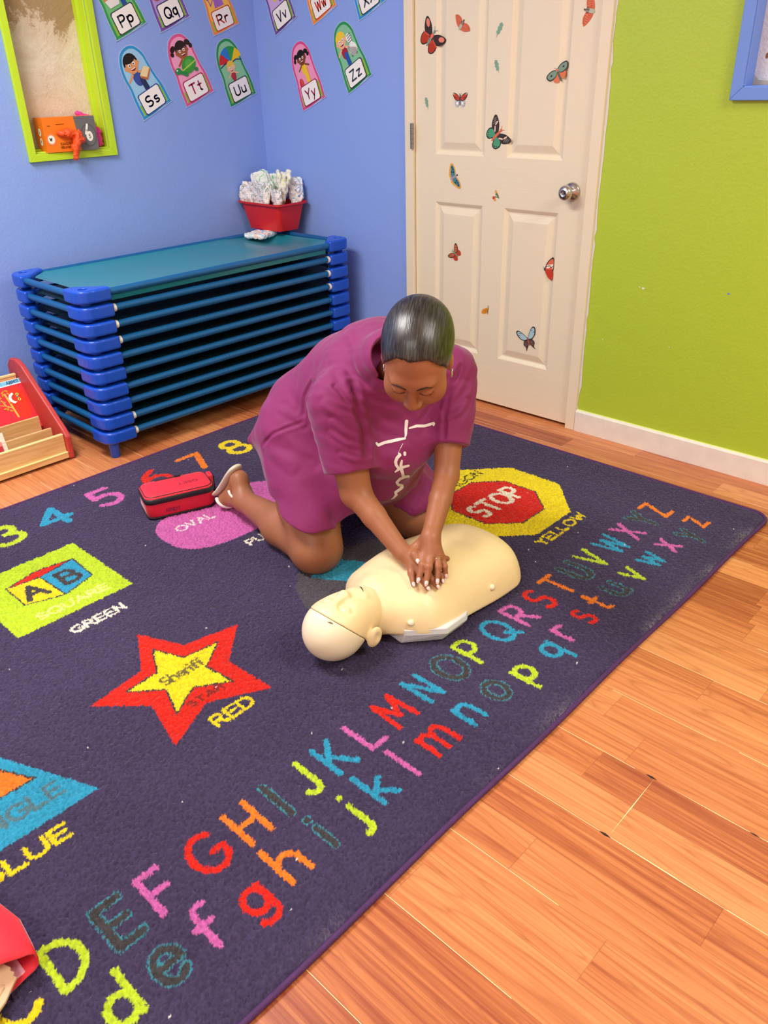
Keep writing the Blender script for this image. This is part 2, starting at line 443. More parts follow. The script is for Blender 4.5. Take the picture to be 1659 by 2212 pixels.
def floor_mat():
    m = mat('cherry_laminate', '#D98A55', .33); nt = m.node_tree; b = nt.nodes['Principled BSDF']; L = nt.links.new
    def math_(op, a, b_=None, c=None):
        n = add(nt, 'ShaderNodeMath', operation=op)
        for i, v in enumerate((a, b_, c)):
            if v is None: continue
            if isinstance(v, (int, float)): n.inputs[i].default_value = v
            else: L(v, n.inputs[i])
        return n.outputs[0]
    tc = add(nt, 'ShaderNodeTexCoord'); sp = add(nt, 'ShaderNodeSeparateXYZ'); L(tc.outputs['Object'], sp.inputs[0])
    x, y = sp.outputs[0], sp.outputs[1]
    u = math_('DIVIDE', math_('ADD', x, 1.536 + 9.65), .0965)
    si = math_('FLOOR', u); uf = math_('FRACT', u)
    wn = add(nt, 'ShaderNodeTexWhiteNoise', noise_dimensions='1D'); L(si, wn.inputs['W'])
    v = math_('DIVIDE', math_('ADD', y, math_('MULTIPLY', wn.outputs['Value'], 5.0)), .62)
    vi = math_('FLOOR', v); vf = math_('FRACT', v)
    cv = add(nt, 'ShaderNodeCombineXYZ'); L(si, cv.inputs[0]); L(vi, cv.inputs[1])
    wn2 = add(nt, 'ShaderNodeTexWhiteNoise', noise_dimensions='2D'); L(cv.outputs[0], wn2.inputs['Vector'])
    pr = wn2.outputs['Value']
    # grain coordinates, shifted per strip
    off = add(nt, 'ShaderNodeVectorMath', operation='SCALE'); L(wn2.outputs['Color'], off.inputs[0]); off.inputs['Scale'].default_value = 37
    av = add(nt, 'ShaderNodeVectorMath', operation='ADD'); L(tc.outputs['Object'], av.inputs[0]); L(off.outputs[0], av.inputs[1])
    mp = add(nt, 'ShaderNodeMapping'); mp.inputs['Scale'].default_value = (110, 2.2, 1); L(av.outputs[0], mp.inputs[0])
    n1 = add(nt, 'ShaderNodeTexNoise'); n1.inputs['Scale'].default_value = 1; n1.inputs['Detail'].default_value = 5; n1.inputs['Roughness'].default_value = .6; L(mp.outputs[0], n1.inputs[0])
    mp2 = add(nt, 'ShaderNodeMapping'); mp2.inputs['Scale'].default_value = (13, 1.1, 1); L(av.outputs[0], mp2.inputs[0])
    n2 = add(nt, 'ShaderNodeTexNoise'); n2.inputs['Scale'].default_value = 1; n2.inputs['Detail'].default_value = 1.5; L(mp2.outputs[0], n2.inputs[0])
    rings = math_('FRACT', math_('MULTIPLY', n2.outputs[0], 13.0))
    line = math_('SUBTRACT', 1.0, math_('MULTIPLY', math_('ABSOLUTE', math_('SUBTRACT', rings, .5)), 2.0))   # 1 at mid
    rl = math_('POWER', line, 5.0)
    rp = add(nt, 'ShaderNodeValToRGB'); cr = rp.color_ramp
    cr.elements[0].position = .0; cr.elements[0].color = lin('#98482E'); cr.elements[1].position = 1; cr.elements[1].color = lin('#DE945E')
    e = cr.elements.new(.5); e.color = lin('#C87848')
    tone = math_('ADD', math_('MULTIPLY', pr, .85), math_('MULTIPLY', math_('SUBTRACT', n1.outputs[0], .5), 1.7))
    tone = math_('ADD', tone, .10)
    tone = math_('ADD', tone, math_('MULTIPLY', math_('SUBTRACT', n2.outputs[0], .5), .5))
    L(tone, rp.inputs[0])
    mx = add(nt, 'ShaderNodeMix', data_type='RGBA'); L(math_('MULTIPLY', rl, .42), mx.inputs[0]); L(rp.outputs[0], mx.inputs[6]); mx.inputs[7].default_value = lin('#9A4F30')
    # seams: boards are two strips wide; their long joints are pale, the strip ends thin and dark
    par = math_('MODULO', si, 2.0)
    eL = math_('MULTIPLY', math_('LESS_THAN', uf, .014), math_('LESS_THAN', math_('ABSOLUTE', math_('SUBTRACT', par, 0.0)), .5))
    nw = add(nt, 'ShaderNodeTexNoise'); nw.inputs['Scale'].default_value = 3; L(tc.outputs['Object'], nw.inputs[0])
    eL = math_('MULTIPLY', eL, math_('GREATER_THAN', nw.outputs[0], .47))
    mx2 = add(nt, 'ShaderNodeMix', data_type='RGBA'); L(math_('MULTIPLY', eL, .8), mx2.inputs[0]); L(mx.outputs[2], mx2.inputs[6]); mx2.inputs[7].default_value = lin('#FFE3B0')
    eS = math_('LESS_THAN', uf, .012); eE = math_('LESS_THAN', vf, .0025)
    ed = math_('MULTIPLY', math_('MAXIMUM', math_('MULTIPLY', eS, math_('SUBTRACT', 1.0, eL)), eE), .45)
    mx3 = add(nt, 'ShaderNodeMix', data_type='RGBA'); L(ed, mx3.inputs[0]); L(mx2.outputs[2], mx3.inputs[6]); mx3.inputs[7].default_value = lin('#8A4A2C')
    # small dark flecks
    vo = add(nt, 'ShaderNodeTexVoronoi'); vo.inputs['Scale'].default_value = 5; L(tc.outputs['Object'], vo.inputs[0])
    fl = math_('LESS_THAN', vo.outputs['Distance'], .018)
    mx4 = add(nt, 'ShaderNodeMix', data_type='RGBA'); L(math_('MULTIPLY', fl, .8), mx4.inputs[0]); L(mx3.outputs[2], mx4.inputs[6]); mx4.inputs[7].default_value = lin('#3A1D12')
    L(mx4.outputs[2], b.inputs['Base Color'])
    bp = add(nt, 'ShaderNodeBump'); bp.inputs['Strength'].default_value = .1; bp.inputs['Distance'].default_value = .001
    L(n1.outputs[0], bp.inputs['Height']); L(bp.outputs[0], b.inputs['Normal'])
    return m
M_FLOOR = floor_mat()

# ------------------------------------------------------------------ room shell
X0, Y0 = -5.0, -6.2
YL, YR, ZD = -1.0018, -1.8361, 2.05            # door leaf edges
TL, TR = -.9525, -1.8814                       # outer edges of the door casing
def struct(mb, name, **kw):
    o = mb.obj(name, **kw); o['kind'] = 'structure'; return o
f = MB(); f.box((X0, Y0, -.05), (.14, .14, 0), M_FLOOR)
def sliver(a, b_, w0, m, z):
    a, b_ = Vector(a), Vector(b_); d = (b_ - a).normalized(); n = Vector((-d.y, d.x)) * w0; c = (a + b_) / 2
    f.poly([(a.x, a.y, z), (c.x - n.x, c.y - n.y, z), (b_.x, b_.y, z), (c.x + n.x, c.y + n.y, z)], m)
M_CHIP, M_GAP = mat('chipped_joint', '#F6DCA8', .5), mat('open_gap', '#2A1A14', .9)
sliver((-1.536, -3.0145), (-1.729, -3.0165), .0011, M_CHIP, .0003); sliver((-1.5345, -2.994), (-1.5345, -3.021), .0030, M_GAP, .0005); sliver((-1.7295, -2.995), (-1.7295, -3.023), .0030, M_GAP, .0005)
sliver((-1.7295, -3.017), (-1.7295, -3.30), .0010, M_CHIP, .0002); sliver((-1.5355, -3.02), (-1.5355, -3.28), .0009, M_CHIP, .0002); sliver((-1.536, -3.213), (-1.536, -3.236), .0016, M_GAP, .0005)
struct(f, 'floor')
f = MB(); f.box((X0, Y0, CEIL), (.14, .14, CEIL + .05), mat('ceiling_white', '#F2F0EC', .9)); struct(f, 'ceiling')
NX0, NX1, NZ0, NZ1 = -1.192, -.858, 1.078, 1.86   # boarded recess in the left wall
f = MB()
f.box((X0, 0, 0), (NX0, .12, CEIL), M_BLUE); f.box((NX1, 0, 0), (0, .12, CEIL), M_BLUE)
f.box((NX0, 0, 0), (NX1, .12, NZ0), M_BLUE); f.box((NX0, 0, NZ1), (NX1, .12, CEIL), M_BLUE)
struct(f, 'wall_left')
WY0, WY1, WZ0, WZ1 = -3.1, -2.352, 1.262, 2.0     # boarded opening in the green wall
f = MB()
f.box((0, TL, 0), (.12, .12, CEIL), M_BLUE)
f.box((0, TR, ZD + .05), (.12, TL, CEIL), M_BLUE)
f.box((0, WY1, 0), (.12, TR, CEIL), M_GREEN); f.box((0, Y0, 0), (.12, WY0, CEIL), M_GREEN)
f.box((0, WY0, 0), (.12, WY1, WZ0), M_GREEN); f.box((0, WY0, WZ1), (.12, WY1, CEIL), M_GREEN)
# chips in the paint
for (y, z, s, m_) in ((-2.105, .615, .006, M_WHITE), (-2.09, .618, .003, M_WHITE), (-2.415, .64, .005, M_BLUETRIM), (-2.235, .42, .0025, M_WHITE), (-1.965, .40, .003, M_WHITE), (-2.30, 1.252, .005, M_LIME)):
    f.poly([(-.0006, y + s * math.cos(a) * (1 + .3 * math.sin(3 * a)), z + .6 * s * math.sin(a)) for a in [2 * PI * k / 9 for k in range(9)]][::-1], m_)
struct(f, 'wall_right')
f = MB(); f.box((X0 - .1, Y0, 0), (X0, .12, CEIL), M_PLAIN); struct(f, 'wall_back')
f = MB(); f.box((X0, Y0 - .1, 0), (.12, Y0, CEIL), M_PLAIN); struct(f, 'wall_front')

# baseboard on the green wall, with rough upper edge and scuffs
f = MB(); M_BASE = mat('scuffed_white_baseboard', '#EAE4D8', .5, noise=(14, .14), bump=(30, .3))
f.box((-.013, Y0, 0), (0, TR - .002, .084), M_BASE)
f.prism([(-.013, TR - .002, .084), (0, TR - .002, .084), (0, TR - .002, .09), (-.006, TR - .002, .09)], (0, Y0 - TR, 0), M_BASE)
f.box((-.001, Y0, .089), (0, TR - .004, .093), mat('pale_paint_line', '#E4F07A', .5))
struct(f, 'baseboard_right', bevel=.002)

# door casing
f = MB()
f.box((-.012, YL + .003, 0), (.10, TL, ZD + .05), M_CREAM)
f.box((-.012, TR, 0), (.10, YR - .003, ZD + .05), M_CREAM)
f.box((-.012, YR - .003, ZD + .004), (.10, YL + .003, ZD + .05), M_CREAM)
f.box((.04, YR - .003, 0), (.12, YL + .003, ZD + .01), mat('dark_gap', '#1B1512', .9))
# ragged grey-white paint line where the casing meets the green wall
rr = random.Random(3); z = 0; pts = []
while z < ZD:
    pts.append((rr.uniform(.004, .013), z)); z += rr.uniform(.02, .06)
for (a, z0), (b_, z1) in zip(pts[:-1], pts[1:]):
    f.poly([(-.0012, TR + .002, z0), (-.0012, TR - a, z0), (-.0012, TR - b_, z1), (-.0012, TR + .002, z1)], mat('grey_white_caulk', '#D9D8CE', .6))
struct(f, 'trim_1', bevel=.0015)

# door leaf, six moulded panels
f = MB()
ys = [YL, -1.112, -1.363, -1.470, -1.723, YR]; zs = [.014, .224, .845, 1.029, 1.62, 1.73, 1.93, ZD]
def leaf_pt(y, z, d=0): return (d + .002, y, z)
for i in range(5):
    for j in range(7):
        y0, y1, z0, z1 = ys[i], ys[i+1], zs[j], zs[j+1]
        if i in (1, 3) and j in (1, 3, 5):
            prof = [(0, 0), (.004, .002), (.015, .0095), (.020, .0095), (.046, .0015), (.050, .0012)]
            rings = []
            for o_, d in prof:
                rings.append([leaf_pt(y0 - o_, z0 + o_, d), leaf_pt(y1 + o_, z0 + o_, d), leaf_pt(y1 + o_, z1 - o_, d), leaf_pt(y0 - o_, z1 - o_, d)])
            for a, b_ in zip(rings[:-1], rings[1:]):
                for k in range(4):
                    f.poly([a[k], b_[k], b_[(k+1) % 4], a[(k+1) % 4]], M_CREAM)
            f.poly(rings[-1], M_DSTILE)
        else:
            f.poly([leaf_pt(y0, z0), leaf_pt(y1, z0), leaf_pt(y1, z1), leaf_pt(y0, z1)], M_DRAIL if (j % 2 == 0 and i in (1, 2, 3)) else M_DSTILE)
f.box((.012, YR, .014), (.037, YL, ZD), M_CREAM)
f.poly([(.002, YL, .014), (.002, YR, .014), (.012, YR, .014), (.012, YL, .014)], M_CREAM)
f.poly([(.002, YR, .014), (.002, YR, ZD), (.012, YR, ZD), (.012, YR, .014)], M_CREAM)
f.poly([(.002, YL, ZD), (.002, YL, .014), (.012, YL, .014), (.012, YL, ZD)], M_CREAM)
door = struct(f, 'door_1')
M_NICKEL = mat('satin_nickel', '#C9C6C2', .22, metal=1)
M_STEEL = mat('dull_steel', '#9A958E', .4, metal=.9)
k = MB(); KM = Matrix.Translation((.002, -1.776, .925)) @ Matrix.Rotation(-PI/2, 4, 'Y')
k.lathe([(.0001, .0), (.033, 0), (.033, .004), (.030, .009), (.017, .014), (.0125, .018), (.012, .028), (.017, .032), (.025, .038), (.0275, .047), (.026, .056), (.021, .062), (.012, .065), (.0105, .0635), (.0001, .0635)], M_NICKEL, KM, 40)
k.lathe([(.0001, .064), (.004, .066), (.0001, .0665)], M_STEEL, KM, 12)
ko = k.obj('door_knob', door, auto=50); ko['label'] = 'round satin nickel door knob'
k = MB(); k.box((-.002, -1.8365, .895), (.004, -1.8385, .955), M_NICKEL); k.obj('strike_plate', door)
for z in (1.047, 1.83, .22):
    k = MB()
    k.tube([(-.016, -.998, z), (-.016, -.998, z + .098)], .0065, M_STEEL, 14)
    for a in range(1, 5): k.tube([(-.016, -.998, z + a * .0196 - .0006), (-.016, -.998, z + a * .0196 + .0006)], .0068, mat('hinge_joint', '#4a4640', .6), 14)
    k.box((-.0135, -.998, z), (-.0125, -.984, z + .098), M_STEEL)
    k.obj('hinge', door, auto=40)

# recessed board on the left wall (lime frame)
M_BOARD = mat('patched_beige_board', '#D9C6AE', .8)
nt = M_BOARD.node_tree; b = nt.nodes['Principled BSDF']
tc = add(nt, 'ShaderNodeTexCoord'); n = add(nt, 'ShaderNodeTexNoise'); n.inputs['Scale'].default_value = 7; n.inputs['Detail'].default_value = 6; n.inputs['Distortion'].default_value = 1.2; n.inputs['Roughness'].default_value = .65
n2 = add(nt, 'ShaderNodeTexNoise'); n2.inputs['Scale'].default_value = 55; n2.inputs['Detail'].default_value = 6; n2.inputs['Distortion'].default_value = 2
sp = add(nt, 'ShaderNodeSeparateXYZ'); nt.links.new(tc.outputs['Object'], sp.inputs[0])
for q in (n, n2): nt.links.new(tc.outputs['Object'], q.inputs[0])
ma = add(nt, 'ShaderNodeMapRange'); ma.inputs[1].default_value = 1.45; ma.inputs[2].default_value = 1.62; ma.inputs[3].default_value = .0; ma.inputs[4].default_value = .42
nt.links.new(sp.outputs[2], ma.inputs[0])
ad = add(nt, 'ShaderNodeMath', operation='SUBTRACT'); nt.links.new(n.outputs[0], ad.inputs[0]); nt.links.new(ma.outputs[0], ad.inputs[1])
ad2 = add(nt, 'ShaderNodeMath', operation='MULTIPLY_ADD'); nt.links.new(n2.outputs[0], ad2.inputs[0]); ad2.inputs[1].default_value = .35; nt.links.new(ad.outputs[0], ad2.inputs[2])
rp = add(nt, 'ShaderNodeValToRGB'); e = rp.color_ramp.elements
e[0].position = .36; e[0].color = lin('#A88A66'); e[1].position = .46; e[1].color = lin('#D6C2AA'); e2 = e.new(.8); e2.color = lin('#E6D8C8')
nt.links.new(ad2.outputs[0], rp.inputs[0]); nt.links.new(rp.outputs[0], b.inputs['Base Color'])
bp = add(nt, 'ShaderNodeBump'); bp.inputs['Strength'].default_value = .8; bp.inputs['Distance'].default_value = .006
nt.links.new(ad2.outputs[0], bp.inputs['Height']); nt.links.new(bp.outputs[0], b.inputs['Normal'])
def frame_rect(mb, plane, a0, a1, z0, z1, wd, p0, p1, m):
    """mitred frame round an opening; plane 'y' (wall at y=0) or 'x' (wall at x=0); p0..p1 its depth"""
    def P(a, z, p): return (a, p, z) if plane == 'y' else (p, a, z)
    o_ = [(a0 - wd, z0 - wd), (a1 + wd, z0 - wd), (a1 + wd, z1 + wd), (a0 - wd, z1 + wd)]
    i_ = [(a0, z0), (a1, z0), (a1, z1), (a0, z1)]
    for k in range(4):
        q = [o_[k], o_[(k+1) % 4], i_[(k+1) % 4], i_[k]]
        n = 4; vs = [P(*t, p0) for t in q] + [P(*t, p1) for t in q]
        mb.add(vs, [(0,1,2,3), (7,6,5,4), (0,4,5,1), (1,5,6,2), (2,6,7,3), (3,7,4,0)], m)
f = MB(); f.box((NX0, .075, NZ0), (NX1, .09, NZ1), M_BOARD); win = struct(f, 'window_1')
f = MB(); frame_rect(f, 'y', NX0, NX1, NZ0, NZ1, .029, -.016, .0, M_LIME)
frame_rect(f, 'y', NX0 + .006, NX1 - .006, NZ0 + .006, NZ1 - .006, .006, .0, .075, M_LIME)
frame_rect(f, 'y', NX0 + .014, NX1 - .014, NZ0 + .014, NZ1 - .014, .010, .045, .075, M_LIME)
f.obj('window_frame', win, bevel=.0015)
# and the one in the green wall (blue frame)
M_ROUGH = mat('rough_white_board', '#D8D6DA', .85, noise=(60, .12), bump=(120, 1.0))
f = MB(); f.box((.05, WY0, WZ0), (.06, WY1, WZ1), M_ROUGH)
for (y, z, r) in ((-2.384, 1.345, .008), (-2.40, 1.46, .010), (-2.43, 1.40, .006)):
    f.poly([(.0492, y + r * .6 * math.cos(a), z + r * math.sin(a)) for a in [2*PI*k/10 for k in range(10)]][::-1], mat('rust_patch', '#8A5A33', .8))
f.poly([(.0494, -2.352, 1.262), (.0494, -2.43, 1.262), (.0494, -2.43, 1.276), (.0494, -2.37, 1.28), (.0494, -2.352, 1.30)], mat('bare_grey_board', '#B3ABA0', .8))
win2 = struct(f, 'window_2')
f = MB(); frame_rect(f, 'x', WY0, WY1, WZ0, WZ1, .036, -.018, 0, M_BLUETRIM)
frame_rect(f, 'x', WY0 + .004, WY1 - .004, WZ0 + .004, WZ1 - .004, .018, -.012, .05, M_BLUETRIM)
f.obj('window_frame', win2, bevel=.002)

# ------------------------------------------------------------------ rug: one pile mesh, its pattern as pile colour
RX0, RX1, RY0, RY1 = -3.02, -.243, -2.772, -.748
h = .0026
gx = np.arange(RX0, RX1, h); gy = np.arange(RY0, RY1, h)
nx, ny = len(gx), len(gy)
PX, PY = np.meshgrid(gx, gy, indexing='ij')
base = np.array(lin('#3E3450')[:3])
COL = np.tile(base, (nx, ny, 1)).astype(np.float32)
flat3 = np.stack([PX.ravel(), PY.ravel(), np.zeros(nx * ny)], 1)
big = vnoise(flat3, 3.0, 1).reshape(nx, ny); med = vnoise(flat3, 11.0, 2).reshape(nx, ny)
JX = (RNG.random((nx, ny)) - .5) * .0036; JY = (RNG.random((nx, ny)) - .5) * .0036     # ragged pile edges
fz1 = vnoise(flat3, 260.0, 3).reshape(nx, ny); fz2 = vnoise(flat3, 130.0, 5).reshape(nx, ny)
QX = PX + JX + fz2 * .0016; QY = PY + JY + fz1 * .0016
def win_(x0, x1, y0, y1, pad=.02):
    i0 = max(0, int((x0 - pad - RX0) / h)); i1 = min(nx, int((x1 + pad - RX0) / h) + 1)
    j0 = max(0, int((y0 - pad - RY0) / h)); j1 = min(ny, int((y1 + pad - RY0) / h) + 1)
    return (slice(i0, i1), slice(j0, j1)) if i1 > i0 and j1 > j0 else None
def seg_dist(X, Y, strokes):
    d = np.full(X.shape, 9.0)
    for s in strokes:
        for (ax, ay), (bx, by) in zip(s[:-1], s[1:]):
            dx, dy = bx - ax, by - ay; l = dx*dx + dy*dy + 1e-12
            t = np.clip(((X - ax) * dx + (Y - ay) * dy) / l, 0, 1)
            d = np.minimum(d, np.hypot(X - ax - t*dx, Y - ay - t*dy))
    return d
def paint(sl, mask, col):
    c = COL[sl]; c[mask] = np.array(lin(col)[:3]); COL[sl] = c
def letters(txt, x, y, hgt, t, col, edge=None, gap=.22, wide=1.0, width=None, vert=1.0, center=False):
    st, wd = text_strokes(txt, hgt, gap, wide)
    k = (width / wd) if width else 1.0
    if center: x = x - wd * k / 2
    st = [[(x + a * k, y + b * vert) for a, b in s] for s in st]
    if not st: return
    xs = [p[0] for s in st for p in s]; ys_ = [p[1] for s in st for p in s]
    sl = win_(min(xs), max(xs), min(ys_), max(ys_))
    if not sl: return
    d = seg_dist(QX[sl], QY[sl], st)
    if edge: paint(sl, d < t / 2 + .0010, edge); paint(sl, d < t / 2 - .0018, col)
    else: paint(sl, d < t / 2, col)
def inside(X, Y, poly):
    r = np.zeros(X.shape, bool); n = len(poly)
    for i in range(n):
        (x1, y1), (x2, y2) = poly[i], poly[(i+1) % n]
        if y1 == y2: continue
        c = ((y1 > Y) != (y2 > Y)) & (X < (x2 - x1) * (Y - y1) / (y2 - y1) + x1); r ^= c
    return r
def shape(poly, col, outline=None, ow=.005):
    xs = [p[0] for p in poly]; ys_ = [p[1] for p in poly]
    sl = win_(min(xs), max(xs), min(ys_), max(ys_))
    if not sl: return
    paint(sl, inside(QX[sl], QY[sl], poly), col)
    if outline: paint(sl, seg_dist(QX[sl], QY[sl], [poly + [poly[0]]]) < ow / 2, outline)
CY, CL, CT, CP, CR, CO, CK, CW = '#DCC21C', '#AFC42C', '#2C8DAE', '#BC5C9C', '#CC2418', '#DC7424', '#3E3A3C', '#DDD3BE'
caps = {'A': (-2.86, CP), 'B': (-2.77, CO), 'C': (-2.672, CY), 'D': (-2.576, CL), 'E': (-2.479, CK), 'F': (-2.394, CP), 'G': (-2.288, CR), 'H': (-2.19, CO), 'I': (-2.111, CK), 'J': (-2.039, CL),
 'K': (-1.949, CT), 'L': (-1.855, CP), 'M': (-1.757, CR), 'N': (-1.652, CT), 'O': (-1.548, CK), 'P': (-1.458, CL), 'Q': (-1.346, CT), 'R': (-1.248, CP),
 'S': (-1.149, CR), 'T': (-1.054, CO), 'U': (-.955, CK), 'V': (-.862, CL), 'W': (-.748, CT), 'X': (-.643, CP), 'Y': (-.54, CK), 'Z': (-.452, CO)}
lows = {'a': -2.83, 'b': -2.75, 'c': -2.66, 'd': -2.554, 'e': -2.462, 'f': -2.379, 'g': -2.288, 'h': -2.194, 'i': -2.103, 'j': -2.031, 'k': -1.947, 'l': -1.861, 'm': -1.758, 'n': -1.645,
 'o': -1.54, 'p': -1.440, 'q': -1.322, 'r': -1.236, 's': -1.140, 't': -1.057, 'u': -.964, 'v': -.862, 'w': -.75, 'x': -.641, 'y': -.537, 'z': -.443}
for ch, (x, c) in caps.items():
    k = c == CK
    letters(ch, x, -2.517, .094, .0195 if k else .0138, c, '#377C8C' if k else None, center=True, vert=1.0, wide=.88)
    l = ch.lower()
    hh = .098 if l in 'bdfhklij' else .092
    letters(l, lows[l], -2.648 + (.008 if l not in 'gpqjy' else .0), hh, .0175 if k else .0132, c, '#377C8C' if k else None, center=True, wide=.95, vert=(1.15 if l in 'acemnorsuvwxz' else .95))
for ch, x, c in (('1', -2.25, CO), ('2', -2.12, CR), ('3', -2.0, CL), ('4', -1.834, CT), ('5', -1.636, CP), ('6', -1.43, CR), ('7', -1.24, CO), ('8', -1.054, CY), ('9', -.87, CL)):
    letters(ch, x, -1.01, .135, .025, c, center=True, wide=1.15)
# square with a toy block
shape([(-2.227, -1.523), (-1.876, -1.523), (-1.876, -1.160), (-2.227, -1.160)], '#ACC626')
shape([(-2.143, -1.262), (-2.045, -1.275), (-1.930, -1.250), (-2.035, -1.232)], CR, CK)
shape([(-2.143, -1.262), (-2.045, -1.275), (-2.037, -1.423), (-2.143, -1.385)], CY, CK)
shape([(-2.045, -1.275), (-1.926, -1.252), (-1.931, -1.385), (-2.037, -1.423)], CT, CK)
letters('A', -2.123, -1.375, .075, .017, CK, width=.058); letters('B', -2.008, -1.372, .073, .017, CK, width=.05)
letters('SQUARE', -2.147, -1.490, .034, .0068, '#D3E27C', width=.214)
letters('GREEN', -2.112, -1.620, .033, .0075, CW, width=.156)
# star
so = [(-2.0, -1.753), (-1.944, -1.888), (-1.792, -1.921), (-1.905, -2.032), (-1.896, -2.193), (-2.036, -2.117), (-2.167, -2.182), (-2.13, -2.027), (-2.231, -1.918), (-2.077, -1.895)]
si_ = [(-2.009, -1.84), (-1.974, -1.93), (-1.874, -1.945), (-1.955, -2.005), (-1.945, -2.103), (-2.025, -2.047), (-2.106, -2.097), (-2.075, -2.004), (-2.148, -1.936), (-2.053, -1.93)]
shape(so, '#CC2418'); shape(si_, '#DEC81E', CK)
letters('Sheriff', -2.066, -1.992, .034, .0065, '#6B6033', width=.115); letters('STAR', -2.070, -2.104, .020, .006, '#7E2620', width=.098)
letters('RED', -2.064, -2.205, .038, .0088, CY, width=.108)
# triangle
shape([(-2.346, -2.165), (-2.545, -1.69), (-2.75, -2.165)], CT); shape([(-2.425, -2.035), (-2.545, -1.80), (-2.67, -2.035)], CO, CK)
letters('TRIANGLE', -2.69, -2.118, .042, .009, '#4F6E78', width=.29)
letters('BLUE', -2.612, -2.232, .038, .0095, CY, width=.17)
# oval
ov = []
for a in range(48):
    t = 2*PI*a/48; c_, s_ = math.cos(t), math.sin(t)
    ov.append((-1.41 + .262 * math.copysign(abs(c_) ** .62, c_), -1.385 + .158 * math.copysign(abs(s_) ** .75, s_)))
shape(ov, CP)
letters('OVAL', -1.602, -1.366, .037, .0068, '#EBD9D2', width=.14)
letters('PURPLE', -1.500, -1.612, .034, .0075, CW, width=.19)
# rounded dark field with a teal patch by the knee
shape([(-1.517, -1.857), (-1.575, -1.915), (-1.616, -2.004), (-1.60, -2.12), (-1.5, -2.2), (-1.25, -2.2), (-1.12, -2.05), (-1.12, -1.95), (-1.22, -1.88), (-1.342, -1.855), (-1.43, -1.84)], '#4A454C')
shape([(-1.502, -1.897), (-1.500, -1.906), (-1.464, -1.967), (-1.40, -2.06), (-1.33, -1.96), (-1.362, -1.915), (-1.371, -1.876), (-1.43, -1.872)], '#2F8BA6')
# octagon
shape([(-.647, -1.762), (-.495, -1.906), (-.495, -2.118), (-.648, -2.262), (-.852, -2.262), (-1.003, -2.118), (-1.003, -1.906), (-.853, -1.762)], '#DCC618')
shape([(-.690, -1.872), (-.603, -1.955), (-.603, -2.090), (-.690, -2.184), (-.815, -2.184), (-.902, -2.096), (-.902, -1.955), (-.815, -1.872)], '#C62218', CK)
letters('STOP', -.868, -2.068, .082, .016, CW, width=.232)
letters('OCTAGON', -.905, -1.858, .036, .0070, '#453E1C', width=.30)
letters('YELLOW', -.892, -2.316, .034, .0085, CY, width=.255)
# wear along the front edge, faded patches, painted shade in the pile hollows, lint
wear = np.exp(-((PY - RY0) / .028) ** 2) * np.clip(med * .9 + .25, 0, 1) * (RNG.random((nx, ny)) > .45) * np.clip((PX + 2.6) / 1.6, 0, 1)
COL = COL * (1 - wear[..., None] * .55) + np.array(lin('#A79C9A')[:3]) * wear[..., None] * .55
COL *= (1 + .10 * big + .07 * med + .22 * fz1 + .20 * (RNG.random((nx, ny)) - .5))[..., None]  # random tone, and shade in the pile's hollows put into the colour
for _ in range(90):
    i, j = RNG.integers(4, nx - 4), RNG.integers(4, ny - 4); COL[i:i+1+RNG.integers(0, 2), j:j+1] = (.75, .72, .68)
COL = np.clip(COL, 0, 1)
Z = .0098 + .0032 * fz1 + .0007 * fz2 + .0046 * (RNG.random((nx, ny)) - .5)
# rounded corner and edge
rc = .055
ex = np.minimum(RX1 - PX, PY - RY0); ey = RY1 - PY
cxm, cym = RX1 - rc, RY0 + rc
dcor = rc - np.hypot(np.maximum(PX - cxm, 0), np.maximum(cym - PY, 0))
inner = np.minimum(np.where((PX > cxm) & (PY < cym), dcor, ex), ey)
inner2 = np.where((PX > cxm) & (PY > RY1 - rc), rc - np.hypot(PX - cxm, PY - (RY1 - rc)), inner)
Z = np.where(inner2 < .012, Z * np.clip(.35 + inner2 / .012 * .65, .2, 1), Z)
keep = inner2 > -.0005
V = np.stack([PX, PY, Z], -1).reshape(-1, 3)
I = np.arange(nx * ny).reshape(nx, ny)
Fq = np.stack([I[:-1, :-1], I[1:, :-1], I[1:, 1:], I[:-1, 1:]], -1).reshape(-1, 4)
kf = (keep[:-1, :-1] & keep[1:, :-1] & keep[1:, 1:] & keep[:-1, 1:]).ravel()
Fq = Fq[kf]
used = np.zeros(nx * ny, bool); used[Fq.ravel()] = True; remap = np.cumsum(used) - 1
M_RUG = mat('rug_pile', '#403752', .95, spec=.15, sheen=.35)
va = add(M_RUG.node_tree, 'ShaderNodeAttribute'); va.attribute_name = 'pile_colour'
M_RUG.node_tree.links.new(va.outputs['Color'], M_RUG.node_tree.nodes['Principled BSDF'].inputs['Base Color'])
rug = np_mesh('rug', V[used], remap[Fq], M_RUG, smooth=True)
ca = rug.data.color_attributes.new('pile_colour', 'FLOAT_COLOR', 'POINT')
cc = np.ones((int(used.sum()), 4), np.float32); cc[:, :3] = COL.reshape(-1, 3)[used]
ca.data.foreach_set('color', cc.ravel())
tag(rug, 'large dark purple alphabet rug with coloured letters and shapes on the wood floor', 'rug')
